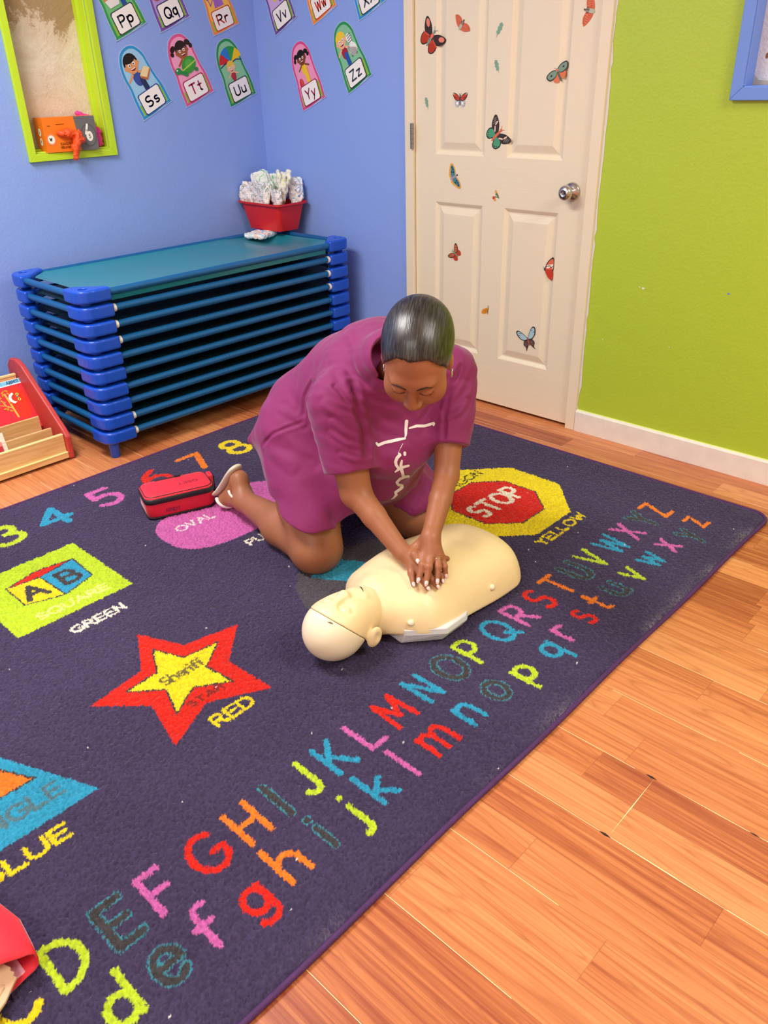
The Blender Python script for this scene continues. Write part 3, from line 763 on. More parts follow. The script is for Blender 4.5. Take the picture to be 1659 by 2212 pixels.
# stitched binding round the edge
path = [(RX0, RY0 - .001)]
x = RX0
while x < cxm - .05: x += .05; path.append((x, RY0 - .001 + .0018 * math.sin(x * 9)))
path += [(cxm + (rc + .001) * math.sin(a), cym - (rc + .001) * math.cos(a)) for a in [PI/2 * k / 8 for k in range(9)]]
y = cym
while y < RY1 - rc - .05: y += .05; path.append((RX1 + .001, y))
path += [(cxm + (rc + .001) * math.cos(a), RY1 - rc + (rc + .001) * math.sin(a)) for a in [PI/2 * k / 8 for k in range(9)]]
x = cxm
while x > RX0 + .05: x -= .05; path.append((x, RY1 + .001))
b = MB(); b.tube([(p[0], p[1], .0062) for p in path], .0062, mat('purple_binding', '#4A2358', .75, noise=(60, .35), bump=(300, .6)), 10)
b.obj('binding', rug, smooth=True)
del COL, V, PX, PY, QX, QY, JX, JY, fz1, fz2

# ------------------------------------------------------------------ flat artwork: alphabet cards and door stickers
PAL = {}
def flatmat(col, rough=.5):
    if col not in PAL: PAL[col] = mat('print_' + col.strip('#').lower(), col, rough, spec=.3)
    return PAL[col]
class Art:
    """coloured flat shapes stacked by fractions of a millimetre in a local frame"""
    def __init__(s, fmap, step=.00012): s.mb = MB(); s.f = fmap; s.k = 0; s.step = step
    def poly(s, pts, col, rough=.5):
        s.k += 1
        s.mb.poly([s.f(x, y, s.k * s.step) for x, y in pts], flatmat(col, rough))
    def ell(s, cx, cy, rx, ry, col, rot=0, n=18, a0=0, a1=360):
        c, sn = math.cos(math.radians(rot)), math.sin(math.radians(rot)); pts = []
        full = (a1 - a0) >= 360
        for i in range(n if full else n + 1):
            a = math.radians(a0 + (a1 - a0) * i / n); x, y = rx * math.cos(a), ry * math.sin(a)
            pts.append((cx + x * c - y * sn, cy + x * sn + y * c))
        s.poly(pts, col)
    def line(s, pts, t, col):
        s.k += 1
        ribbon(s.mb, [pts], t, lambda x, y: s.f(x, y, s.k * s.step), flatmat(col))
    def text(s, txt, x, y, h, t, col, ang=0, width=None, gap=.25):
        st, wd = text_strokes(txt, h, gap); k = (width / wd) if width else 1
        c, sn = math.cos(math.radians(ang)), math.sin(math.radians(ang))
        s.k += 1
        ribbon(s.mb, [[(x + a * k * c - b * sn, y + a * k * sn + b * c) for a, b in q] for q in st], t, lambda x, y: s.f(x, y, s.k * s.step), flatmat(col))
def smooth_loop(p, n=5):
    out = []; N = len(p)
    for i in range(N):
        a, b, c, d = [Vector(p[(i + k) % N]) for k in (-1, 0, 1, 2)]
        for j in range(n):
            t = j / n
            out.append(tuple(.5 * ((2*b) + (c - a) * t + (2*a - 5*b + 4*c - d) * t*t + (3*b - a - 3*c + d) * t**3)))
    return out
OUTL = [(.44, .0), (.5, .06), (.49, .45), (.43, .75), (.40, 1.05), (.37, 1.32), (.22, 1.55), (0, 1.62), (-.24, 1.55), (-.40, 1.32), (-.46, 1.05), (-.45, .75), (-.49, .45), (-.5, .06), (-.44, .0)]
def scaled(pts, k, cx=0, cy=.8): return [(cx + (x - cx) * k[0], cy + (y - cy) * k[1]) for x, y in pts]
def kid(a, x, y, s, skin, hair, shirt, style=''):
    a.ell(x, y - .30*s, .13*s, .20*s, shirt)
    a.line([(x - .1*s, y - .2*s), (x - .26*s, y - .3*s)], .055*s, skin); a.line([(x + .1*s, y - .2*s), (x + .26*s, y - .28*s)], .055*s, skin)
    if style == 'puffs':
        for d in (-1, 1):
            a.ell(x + d*.27*s, y + .13*s, .10*s, .07*s, hair, d*-30); a.ell(x + d*.34*s, y + .02*s, .06*s, .06*s, hair)
    a.ell(x, y + .05*s, .21*s, .21*s, hair)
    a.ell(x - .18*s, y - .02*s, .05*s, .05*s, skin); a.ell(x + .18*s, y - .02*s, .05*s, .05*s, skin)
    a.ell(x, y - .02*s, .18*s, .18*s, skin)
    a.ell(x, y + .12*s, .17*s, .08*s, hair)
    for d in (-1, 1):
        a.ell(x + d*.07*s, y + .01*s, .035*s, .04*s, '#FFFFFF'); a.ell(x + d*.065*s, y + .005*s, .018*s, .022*s, '#241a14')
    a.ell(x, y - .08*s, .08*s, .05*s, '#7A1D1D', a0=180, a1=360, n=8); a.line([(x - .06*s, y - .085*s), (x + .06*s, y - .085*s)], .015*s, '#FFFFFF')
def card(name, wall, mid, ang, W_, txt, border, inner, ink, figure, label):
    ca_, sa = math.cos(math.radians(ang)), math.sin(math.radians(ang))
    def fm(x, y, d):
        X, Y = x * W_, y * W_
        u, v = X * ca_ - Y * sa, X * sa + Y * ca_
        dd = .0022 + d + .002 * max(0, (abs(x) - .3)) * (1 if y < .3 else .3)
        return (mid[0] + u, -dd, mid[1] + v) if wall == 'y' else (-dd, mid[0] - u, mid[1] + v)
    a = Art(fm)
    o_ = smooth_loop(OUTL, 4)
    rim = scaled(o_, (1.05, 1.028))
    lam = MB(); n = len(rim)
    lam.add([fm(x, y, 0) for x, y in rim] + [fm(x, y, -.0016) for x, y in rim], [tuple(range(n))] + [(i, (i+1) % n, n + (i+1) % n, n + i) for i in range(n)], mat('laminate_margin', '#A6BDEA', .12, spec=.8))
    a.mb = lam
    a.poly(o_, border, .3); a.poly(scaled(o_, (.86, .92)), inner, .3)
    hill = [(.43, .06), (.42, .5), (.33, .46), (.28, .3), (0, .22), (-.3, .2), (-.4, .35), (-.42, .3), (-.42, .06)]
    a.poly(hill, '#8FBE3C')
    figure(a)
    r = [(-.30, .06), (.30, .06), (.34, .10), (.34, .50), (.30, .54), (-.30, .54), (-.34, .50), (-.34, .10)]
    a.poly([(x * 1.08, .30 + (y - .30) * 1.10) for x, y in r], ink); a.poly(r, '#F6F3EE')
    a.text(txt, -.20, .18, .24, .045, ink, width=.40)
    o = a.mb.obj(name); tag(o, label, 'poster', 'alphabet cards on the blue walls'); return o
def f_p(a):
    kid(a, .16, 1.12, .8, '#E9B48C', '#3a2213', '#C8332B'); a.ell(-.12, .84, .24, .10, '#C98A4B'); a.poly([(-.34, .82), (.10, .82), (.03, .64), (-.27, .64)], '#E8E4E2'); a.line([(.16, .75), (.16, .5)], .14, '#2A4E9B')
def f_q(a): kid(a, .02, 1.1, .8, '#8A4A2A', '#1d120c', '#F0C51E'); a.ell(-.22, .72, .12, .08, '#A8512E')
def f_r(a):
    a.poly([(-.15, .6), (.2, .6), (.16, .95), (-.1, .95)], '#A268C4'); a.ell(.03, 1.1, .15, .13, '#B88AD6'); a.line([(-.12, .85), (-.28, .7), (-.3, .85)], .03, '#9A5FB8'); a.ell(-.32, .9, .05, .05, '#9A5FB8')
def f_s(a):
    kid(a, -.08, 1.22, 1.05, '#D99A66', '#1a1412', '#3A4FA0'); a.line([(.02, .8), (.04, .52)], .15, '#2A2E5A')
    a.poly([(.0, .92), (.22, 1.06), (.36, .96), (.16, .8)], '#EFD6A2'); a.poly([(.0, .92), (.16, .8), (.16, .73), (.0, .85)], '#C98A4E'); a.poly([(.16, .8), (.36, .96), (.36, .9), (.16, .73)], '#D6A368'); a.line([(.02, .86), (.16, .76), (.35, .92)], .018, '#B53A2A')
def f_t(a):
    kid(a, .02, 1.22, .95, '#A35B33', '#2a1710', '#F4C62A', 'puffs')
    a.ell(.06, .86, .25, .19, '#3F9A3A', 15); a.ell(.06, .89, .13, .10, '#55AE46', 15); a.line([(-.2, .8), (.3, .88)], .03, '#B7D64A'); a.ell(-.33, .84, .10, .08, '#2F8A4A'); a.line([(-.28, .80), (-.16, .72)], .09, '#2F8A4A'); a.ell(-.36, .87, .022, .022, '#FFFFFF')
    for x in (-.12, .24): a.ell(x, .68, .06, .05, '#2F8A4A')
def f_u(a):
    for k, c in enumerate(('#C92B2B', '#2C7BD0', '#2E9A46', '#F2C81E')):
        a0 = 170 - k * 40; pts = [(-.0, 1.42)]
        for j in range(7):
            t = math.radians(a0 - 40 * j / 6); pts.append((.02 + .42 * math.cos(t), 1.0 + .42 * math.sin(t)))
        a.poly([(.02, 1.02)] + pts[1:], c)
    a.line([(-.38, 1.0), (-.2, 1.05), (0, 1.0), (.2, 1.04), (.38, .98)], .03, '#20305E')
    kid(a, -.05, .9, .7, '#F0BB92', '#E8C54A', '#B03040')
def f_v(a): kid(a, -.08, 1.1, .8, '#E6B088', '#5a3418', '#E9C32C'); a.poly([(.08, .62), (.24, .62), (.22, .8), (.1, .8)], '#7A4FA8')
def f_w(a): kid(a, 0, 1.1, .8, '#A8683E', '#2a1710', '#D8503A')
def f_x(a): kid(a, 0, 1.1, .8, '#E6B088', '#5a3418', '#3F8ACB')
def f_y(a):
    kid(a, .0, 1.2, .85, '#7E4426', '#160f0c', '#F0C92B', 'puffs'); a.line([(.05, .9), (.07, .6)], .15, '#F0C92B')
    a.line([(-.22, .92), (-.22, .72)], .012, '#F7D3DC'); a.ell(-.24, .63, .08, .13, '#C8262A'); a.ell(-.22, .63, .04, .12, '#E24A40')
def f_z(a):
    kid(a, -.14, 1.22, .95, '#EFB78C', '#F2CE3A', '#A8243A'); a.line([(-.1, .85), (-.08, .55)], .14, '#2455A8')
    a.ell(.2, .85, .15, .17, '#F4F3F0', 10); a.ell(.16, 1.16, .09, .12, '#F4F3F0', 15); a.line([(.18, 1.1), (.2, .9)], .13, '#F4F3F0')
    for k in range(8): a.line([(.06 + .035*k, .98 - .02*k), (.09 + .03*k, .70)], .014, '#22201f')
    for k in range(4): a.line([(.12, 1.22 - .06*k), (.26, 1.24 - .06*k)], .014, '#22201f')
card('alphabet_card', 'y', (-.6635, 1.512), 24, .163, 'Pp', '#2F9A4E', '#6FBF7A', '#3C4450', f_p, 'green card reading Pp with a child and a pie, beside the lime frame')
card('alphabet_card', 'y', (-.4415, 1.543), 22, .163, 'Qq', '#7B4FA6', '#B59AD8', '#2E2A66', f_q, 'purple card reading Qq on the blue wall')
card('alphabet_card', 'y', (-.170, 1.527), 19, .152, 'Rr', '#F08A3C', '#F6C255', '#C23A2C', f_r, 'orange card reading Rr with a purple robot')
card('alphabet_card', 'y', (-.5925, 1.2115), 25, .165, 'Ss', '#2A93CF', '#9CCBEC', '#27468E', f_s, 'blue card reading Ss with a boy holding a sandwich')
card('alphabet_card', 'y', (-.3585, 1.2505), 21, .166, 'Tt', '#E0568E', '#F3A3C6', '#A8245A', f_t, 'pink card reading Tt with a girl and a green turtle')
card('alphabet_card', 'y', (-.111, 1.237), 19, .163, 'Uu', '#2A9350', '#8CC9A0', '#33404E', f_u, 'green card reading Uu with a striped umbrella')
card('alphabet_card', 'x', (-.2225, 1.531), 23, .16, 'Vv', '#6F4AA0', '#CDB2E2', '#33304E', f_v, 'purple card reading Vv on the wall by the door')
card('alphabet_card', 'x', (-.4845, 1.558), 23, .16, 'Ww', '#F08A3C', '#F8D27A', '#D2452E', f_w, 'orange card reading Ww on the wall by the door')
card('alphabet_card', 'x', (-.769, 1.558), 22, .155, 'Xx', '#2A93CF', '#9CCBEC', '#33404E', f_x, 'blue card reading Xx nearest the door casing')
card('alphabet_card', 'x', (-.3835, 1.216), 20, .163, 'Yy', '#DE4C86', '#F29CC0', '#9A2450', f_y, 'pink card reading Yy with a girl playing with a red yo-yo')
card('alphabet_card', 'x', (-.685, 1.292), 26, .158, 'Zz', '#2A9350', '#86C79A', '#33404E', f_z, 'green card reading Zz with a boy and a zebra')

# ---- door stickers; local x runs to the photograph's right (world -y), y up; one unit = 1 cm
def sticker(name, y, z, rot, size, draw, label, cat, group, depth=.0014):
    c, s = math.cos(math.radians(rot)), math.sin(math.radians(rot)); k = .0185 * size
    def fm(px, py, d): return (depth - d, y - (px * c - py * s) * k, z + (px * s + py * c) * k)
    a = Art(fm, .00006); draw(a)
    o = a.mb.obj(name); tag(o, label, cat, group); return o
def wings(a, up, lo, body='#4a4a44', uin=None, lin_=None, edge='#2b2320', bl=1.6):
    """symmetric butterfly, head up"""
    for d in (-1, 1):
        W1 = smooth_loop([(0, .5), (d*1.2, 1.9), (d*2.9, 2.5), (d*3.3, 1.9), (d*2.4, .4), (d*.9, -.2)], 4)
        W2 = smooth_loop([(0, .1), (d*1.6, .3), (d*2.3, -.6), (d*1.9, -1.8), (d*.9, -2.0), (0, -.6)], 4)
        a.poly(W2, edge if lin_ else lo); a.poly(W1, edge if uin else up)
        if lin_: a.poly(scaled(W2, (.82, .82), d*1.2, -.8), lo)
        if uin: a.poly(scaled(W1, (.80, .78), d*1.5, 1.0), up)
    a.ell(0, 0, .28, bl, body); a.ell(0, bl, .3, .3, body); a.line([(0, bl), (-.5, bl + .7)], .1, body); a.line([(0, bl), (.5, bl + .7)], .1, body)
def d_bigred(a):
    wings(a, '#3A2B26', '#C44326', '#7E9484', True, True)
    for d in (-1, 1):
        a.ell(d*2.3, 1.7, .75, .45, '#E8836E', d*35); a.ell(d*1.2, -.9, .75, .8, '#B5361E'); a.line([(d*.6, .3), (d*2.2, -.1)], .22, '#D9583A')
    a.ell(0, .7, .35, .5, '#F0705A')
def d_moth(a):
    for d in (-1, 1):
        a.poly(smooth_loop([(0, .6), (d*1.6, 1.5), (d*3.1, 1.1), (d*3.2, .5), (d*1.6, -.7), (d*.3, -.9)], 4), '#D86A45')
        for k in range(6): a.line([(d*(.7+.4*k), 1.1 + .05*k), (d*(.55+.42*k), -.45 + .18*k)], .09, '#B84A30')
        for k in range(4): a.line([(d*(.9+.5*k), .9), (d*(1.1+.5*k), .3)], .08, '#F0A98A')
    a.ell(0, -.35, .5, .95, '#B6BBA6'); a.ell(0, .75, .55, .5, '#5E5048')
    for k in (-.25, 0, .25): a.line([(k, .4), (k, 1.1)], .07, '#D8CDBA')
    a.ell(0, 1.5, .2, .25, '#5a4a40')
def d_greenorange(a):
    for d in (-1, 1):
        a.poly(smooth_loop([(0, 0), (d*1.5, .4), (d*1.9, -.9), (d*.9, -1.7), (0, -.8)], 4), '#E07A50')
        a.poly(smooth_loop([(0, .8), (d*1.4, 1.5), (d*3.0, 1.3), (d*3.3, .6), (d*2.6, -.3), (d*.9, -.3)], 4), '#3a3a34')
        a.poly(smooth_loop([(d*.2, .7), (d*1.4, 1.3), (d*2.8, 1.1), (d*3.0, .6), (d*2.4, -.1), (d*.9, -.1)], 4), '#7F9A86')
        a.ell(d*1.9, .6, .3, .2, '#2c2c2a')
    a.ell(0, -.5, .3, 1.5, '#5E6A58'); a.ell(0, .9, .35, .35, '#D8805E'); a.line([(0, 1.1), (-.4, 1.7)], .08, '#5E6A58')
def d_redwhite(a):
    wings(a, '#C8432A', '#B9BEC4', '#4A4A4E', True, False)
    for d in (-1, 1):
        a.ell(d*2.9, 2.1, .5, .3, '#B8A898', d*40); a.ell(d*1.2, -.9, .45, .45, '#FFFFFF'); a.line([(d*1.6, .7), (d*2.6, 1.2)], .18, '#2a2220')
def d_greenblack(a):
    wings(a, '#3A302C', '#4F9A76', '#D8704E', False, True)
    for d in (-1, 1):
        a.line([(d*.9, .3), (d*1.7, 1.0), (d*1.9, 1.9)], .3, '#F3C9B0')
        for k in range(3): a.line([(d*(2.2+.3*k), .8 + .3*k), (d*(2.1+.3*k), 1.7 + .25*k)], .14, '#8C8C86')
        for k in range(5): a.ell(d*(.7+.35*k), -1.75 + .1*k*k*.6, .1, .1, '#20302a')
def d_yellowblue(a):
    for d in (-1, 1):
        a.poly(smooth_loop([(0, .7), (d*1.6, 1.4), (d*3.3, 1.2), (d*3.4, .4), (d*2.2, -.6), (d*.9, -1.3), (0, -.8)], 4), '#E6A83C')
        a.poly(smooth_loop([(0, .5), (d*1.6, 1.1), (d*2.9, 1.0), (d*2.9, .4), (d*1.9, -.2), (d*.9, -.7), (0, -.5)], 4), '#4F8594')
        for q in ((1.2, .5), (1.9, .7), (2.5, .6), (1.5, .0)): a.ell(d*q[0], q[1], .28, .2, '#1F3440', d*30)
    a.ell(0, 0, .3, 1.3, '#8E88A0')
    for k in range(4): a.line([(-.25, -.8 + .5*k), (.25, -.8 + .5*k)], .08, '#E8E2D8')
    a.ell(0, 1.4, .22, .22, '#2a2a2a')
def d_small(a):
    a.poly([(0, 1.2), (.6, .2), (.9, -1.0), (-.2, -.4), (-1.0, -.9), (-.5, .0)], '#6A7A4E'); a.ell(-.1, 1.0, .35, .5, '#E0A23A'); a.ell(-1.1, -.5, .45, .45, '#C8442A'); a.ell(-.7, -1.1, .4, .35, '#E6A23C'); a.line([(-.7, .1), (.1, -.2)], .2, '#F0E6D6')
def d_redbrown(a):
    wings(a, '#C66A4E', '#B9452E', '#7C9478', True, False)
    for d in (-1, 1):
        for q in ((1.2, 1.0), (1.9, 1.4), (2.4, 1.8), (1.6, .5), (2.2, 1.0)): a.ell(d*q[0], q[1], .2, .12, '#3a2620')
def d_redhalf(a):
    a.poly(smooth_loop([(0, 0), (.3, 1.6), (1.5, 3.0), (2.2, 3.0), (2.2, .4), (1.2, 0)], 4), '#2c2422')
    a.poly(smooth_loop([(.15, .2), (.5, 1.5), (1.5, 2.7), (2.15, 2.6), (2.15, .5), (1.2, .2)], 4), '#DE6A50')
    a.poly([(.35, 1.2), (2.15, 1.7), (2.15, .6), (1.4, .9), (.9, .5), (.3, .5)], '#F5E6DA'); a.line([(.3, .9), (1.2, 1.2), (1.6, .8), (2.15, 1.1)], .16, '#2c2422')
    a.poly(smooth_loop([(0, 0), (1.3, .3), (2.2, -.2), (2.2, -2.0), (1.2, -1.9), (.4, -1.0)], 4), '#C43E24')
    a.ell(-.1, .2, .3, .35, '#5A4A44'); a.line([(-.1, .3), (-.6, .7)], .1, '#3a2c28')
def d_orange(a):
    a.poly(smooth_loop([(1.2, 1.1), (.6, -.7), (-1.0, -1.2), (-1.6, -.7), (-1.1, .3), (.1, .9)], 4), '#E0922C')
    for q in ((-.6, -.2), (0, .1), (.5, .4), (0, -.5), (.6, -.1)): a.line([q, (q[0] + .3, q[1] + .25)], .12, '#2c1c12')
    a.line([(1.0, -1.0), (1.2, 1.0), (1.1, 1.9)], .18, '#3a2a20')
def d_bluedark(a):
    for d in (-1, 1):
        a.poly(smooth_loop([(0, 0), (d*1.0, .2), (d*1.8, -1.0), (d*1.3, -2.0), (d*1.5, -2.9), (d*.8, -2.1), (d*.2, -1.2)], 4), '#4A3A38')
        for k in range(3): a.line([(d*.4, -.4 - .4*k), (d*1.4, -.7 - .4*k)], .09, '#9A8078')
        a.poly(smooth_loop([(0, .1), (d*.9, 1.6), (d*2.3, 2.9), (d*3.1, 2.5), (d*2.6, .9), (d*1.2, -.1)], 4), '#2c2c30')
        a.poly(smooth_loop([(d*.2, .3), (d*1.0, 1.5), (d*2.2, 2.6), (d*2.8, 2.3), (d*2.3, .9), (d*1.2, .1)], 4), '#A9CBD6')
        for q in ((1.7, 2.0), (2.1, 1.5)): a.line([(d*q[0], q[1]), (d*(q[0]+.5), q[1]+.1)], .12, '#2c2c30')
    a.ell(0, -.5, .22, 1.2, '#B5563E')
def d_leaf(a):
    a.poly([(0, 2.2), (.7, 1.7), (.55, 1.2), (.85, .6), (.4, .2), (.5, -.5), (0, -1.0), (-.1, -2.0), (-.25, -1.0), (-.8, -.6), (-.55, 0), (-.85, .6), (-.5, 1.0), (-.6, 1.6)], '#7FA990')
BG = 'butterfly stickers on the door'
sticker('butterfly_sticker', -1.082, 1.444, -42, 1.08, d_bigred, 'large dark red butterfly sticker near the upper hinge side of the door', 'sticker', BG)
sticker('moth_sticker', -1.236, 1.482, -38, .72, d_moth, 'orange moth sticker on the upper left door panel', 'sticker', BG)
sticker('moth_sticker', -1.788, 1.496, 78, .78, d_moth, 'orange moth sticker standing sideways by the top lock edge of the door', 'sticker', BG)
sticker('butterfly_sticker', -1.680, 1.312, 32, .80, d_greenorange, 'grey green and orange moth sticker on the upper right door panel', 'sticker', BG)
sticker('butterfly_sticker', -1.236, 1.228, 0, .60, d_redwhite, 'red and white butterfly sticker on the upper left door panel', 'sticker', BG)
sticker('butterfly_sticker', -1.418, 1.106, -50, 1.0, d_greenblack, 'black butterfly sticker with green lower wings between the door panels', 'sticker', BG)
sticker('butterfly_sticker', -1.210, .945, -62, .82, d_yellowblue, 'yellow edged blue butterfly sticker above the lower left door panel', 'sticker', BG)
sticker('moth_sticker', -1.431, .889, 10, .75, d_small, 'tiny olive moth sticker between the lower door panels', 'sticker', BG)
sticker('butterfly_sticker', -1.227, .64, 55, .60, d_redbrown, 'small red brown butterfly sticker on the lower left door panel', 'sticker', BG)
sticker('butterfly_sticker', -1.682, .628, 0, .88, d_redhalf, 'half red and white butterfly sticker on the lower right door panel', 'sticker', BG)
sticker('butterfly_sticker', -1.396, .421, 0, .68, d_orange, 'small orange butterfly sticker low between the door panels', 'sticker', BG)
sticker('butterfly_sticker', -1.622, .336, 22, .86, d_bluedark, 'pale blue winged dark butterfly sticker low on the lower right door panel', 'sticker', BG)
sticker('leaf_sticker', -1.413, 1.456, -25, .72, d_leaf, 'green leaf sticker high between the upper door panels', 'sticker', 'leaf stickers on the door')
sticker('leaf_sticker', -1.412, 1.339, 28, .66, d_leaf, 'green leaf sticker lower between the upper door panels', 'sticker', 'leaf stickers on the door')
sticker('leaf_sticker', -1.065, 1.216, 20, .64, d_leaf, 'green leaf sticker beside the hinge edge of the door', 'sticker', 'leaf stickers on the door')

# ------------------------------------------------------------------ stacked cots
M_COT = mat('cot_blue_plastic', '#1450C8', .32, spec=.5, coat=.15)
M_RAIL = mat('cot_rail_sleeve', '#0E5A92', .38)
M_FABLOW = mat('cot_shaded_vinyl', '#0A3440', .5)  # lower slings: the dimness between stacked cots is put into this vinyl colour
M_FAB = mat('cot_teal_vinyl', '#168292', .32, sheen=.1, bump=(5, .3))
M_WCAP = mat('cot_white_collar', '#EFE9DC', .5)
cx0, cx1, cy0, cy1 = -1.455, -.085, -.672, -.102      # footprint of the stack
ZB, PITCH = .060, .0612
# corner block: outer corner at the origin, arms towards +x and +y, z 0..0.056
def corner_sdf(P):
    x, y, z = P[:, 0], P[:, 1], P[:, 2]
    def rbox2(cx, cy, hx, hy, r):
        qx = np.abs(x - cx) - hx + r; qy = np.abs(y - cy) - hy + r
        return np.hypot(np.maximum(qx, 0), np.maximum(qy, 0)) + np.minimum(np.maximum(qx, qy), 0) - r
    full = rbox2(.12, .12, .12, .12, .045)                         # rounded outer corner
    cut = (.112 - (x + y) / math.sqrt(2)) * -1                     # inner diagonal
    d2 = smax(full, cut, .03)
    d2 = smax(d2, np.maximum(x - .128, y - .112), .004)
    armx = rbox2(.095, .022, .034, .019, .008); army = rbox2(.022, .082, .019, .030, .008)
    d2 = smin(d2, np.minimum(armx, army), .012)
    hz = .0245; qz = np.abs(z - .031) - hz
    r = .009
    d = np.minimum(np.maximum(d2 + r, qz + r), 0) + np.hypot(np.maximum(d2 + r, 0), np.maximum(qz + r, 0)) - r
    hole = np.maximum(np.hypot(x - .044, y - .044) - .0165, .020 - z)
    d = smax(d, -hole, .003)
    foot = np.maximum(np.hypot(x - .044, y - .044) - .020, np.abs(z - .003) - .008)
    return smin(d, foot, .003)
cb = sdf_mesh('corner_block', corner_sdf, (-.006, -.006, -.01), (.14, .125, .062), .0026, M_COT, B=8)
corner_me = cb.data; bpy.data.objects.remove(cb)
def leg_mesh(zb):
    m = MB(); m.lathe([(.0001, 0), (.0165, 0), (.018, .003), (.021, zb + .002), (.0001, zb + .002)], M_COT, Matrix.Translation((.044, .044, -zb)), 20); return m
lgm = leg_mesh(ZB).obj('leg', auto=50); leg_me = lgm.data; bpy.data.objects.remove(lgm)
LX, LY = cx1 - cx0, cy1 - cy0
def tube_me(p0, p1, r, m):
    b_ = MB(); n = 8; p0, p1 = Vector(p0), Vector(p1)
    b_.tube([p0.lerp(p1, k / n) for k in range(n + 1)], r, m, 16); o = b_.obj('tmp', auto=50); me = o.data; bpy.data.objects.remove(o); return me
RZ = .034
long_me = tube_me((.118, .020, RZ), (LX - .118, .020, RZ), .0135, M_RAIL)
end_me = tube_me((.020, .100, RZ), (.020, LY - .100, RZ), .0125, M_RAIL)
def fabric_me(top):
    nu, nv = 48, 22; vs = []; fs = []
    for i in range(nu + 1):
        for j in range(nv + 1):
            u, v = i / nu, j / nv
            y = .026 + v * (LY - .052); xm = max(.055, .166 - min(y, LY - y)); x = xm + u * (LX - 2 * xm)
            ed = min(v, 1 - v); sag = -.016 * math.sin(PI * v) ** .7 * math.sin(PI * u) ** .35
            if top: sag -= .012 * math.exp(-(((u - .92) / .07) ** 2 + ((v - .7) / .3) ** 2)); sag += .0015 * math.sin(u * 23 + v * 3) * math.sin(PI * v)
            vs.append((x, y, RZ + .007 + sag * (1.5 if top else 1.0)))
    keep = lambda x, y: True
    b0 = len(vs)
    for i in range(nu + 1):
        x = .14 + i / nu * (LX - .28); vs.append((x, .020, RZ)); vs.append((x, .027, RZ - .034)); fs += [(b0 + 2*i, b0 + 2*i + 2, b0 + 2*i + 3, b0 + 2*i + 1)] if i < nu and top else []
    for i in range(nu):
        for j in range(nv):
            a = i * (nv + 1) + j; q = (a, a + nv + 1, a + nv + 2, a + 1)
            cxm_ = sum(vs[k][0] for k in q) / 4; cym_ = sum(vs[k][1] for k in q) / 4
            if keep(cxm_, cym_): fs.append(q)
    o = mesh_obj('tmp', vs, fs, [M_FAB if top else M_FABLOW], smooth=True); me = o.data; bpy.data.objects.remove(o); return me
fab_top, fab_low = fabric_me(True), fabric_me(False)
col_x = tube_me((.122, .020, RZ), (.143, .020, RZ), .0152, M_WCAP)
col_y = tube_me((.020, .112, RZ), (.020, .1185, RZ), .0142, M_WCAP)
def child(name, me, root, loc=(0, 0, 0), sx=1, sy=1):
    o = bpy.data.objects.new(name, me); C.objects.link(o); o.parent = root; o.location = loc; o.scale = (sx, sy, 1); return o
names = {1: 'topmost, its teal deck open', 2: 'second from the top of the stack', 3: 'third from the top of the stack', 4: 'fourth from the top of the stack, writing on its corner', 5: 'fifth from the top of the stack',
         6: 'sixth from the top of the stack', 7: 'seventh from the top of the stack', 8: 'eighth from the top of the stack', 9: 'second from the bottom, marked 8', 10: 'bottom one standing on the floor'}
M_INK = mat('marker_ink', '#16244F', .6)
for k in range(1, 11):
    z = ZB + (10 - k) * PITCH
    dx = [0, 0, .003, -.002, .002, 0, .003, -.001, .002, .0, -.002][k]
    root = empty('cot', (cx0 + dx, cy0 + dx * .6, z))
    tag(root, 'blue plastic cornered cot, ' + names[k], 'cot', 'stacked nap cots in the corner')
    for (px, py, sx, sy) in ((0, 0, 1, 1), (LX, 0, -1, 1), (0, LY, 1, -1), (LX, LY, -1, -1)):
        child('corner_block', corner_me, root, (px, py, 0), sx, sy)
        if k == 10: child('leg', leg_me, root, (px, py, 0), sx, sy)
    child('long_rail', long_me, root); child('long_rail', long_me, root, (0, LY, 0), 1, -1)
    child('end_rail', end_me, root); child('end_rail', end_me, root, (LX, 0, 0), -1, 1)
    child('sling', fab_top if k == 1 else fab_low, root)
    if k in (2, 3, 4, 9, 10):
        c_ = child('rail_collar', col_x, root); c_['label'] = 'white collar at the rail end'
        if k != 4: child('rail_collar', col_y, root)['label'] = 'white collar at the rail end'
    if k in (2, 3, 4): child('rail_collar', col_x, root, (LX, 0, 0), -1, 1)['label'] = 'white collar at the rail end'
    txt = {4: ('ab 5', .016, .030), 9: ('8', .018, .085), 10: ('Jacar 4', .016, .045)}.get(k)
    if txt:
        b_ = MB(); st, wd = text_strokes(txt[0], txt[1]); ribbon(b_, st, .0013, lambda x, y: (txt[2] + x, .0015, .022 + y), M_INK)
        b_.obj('marker_writing', root)

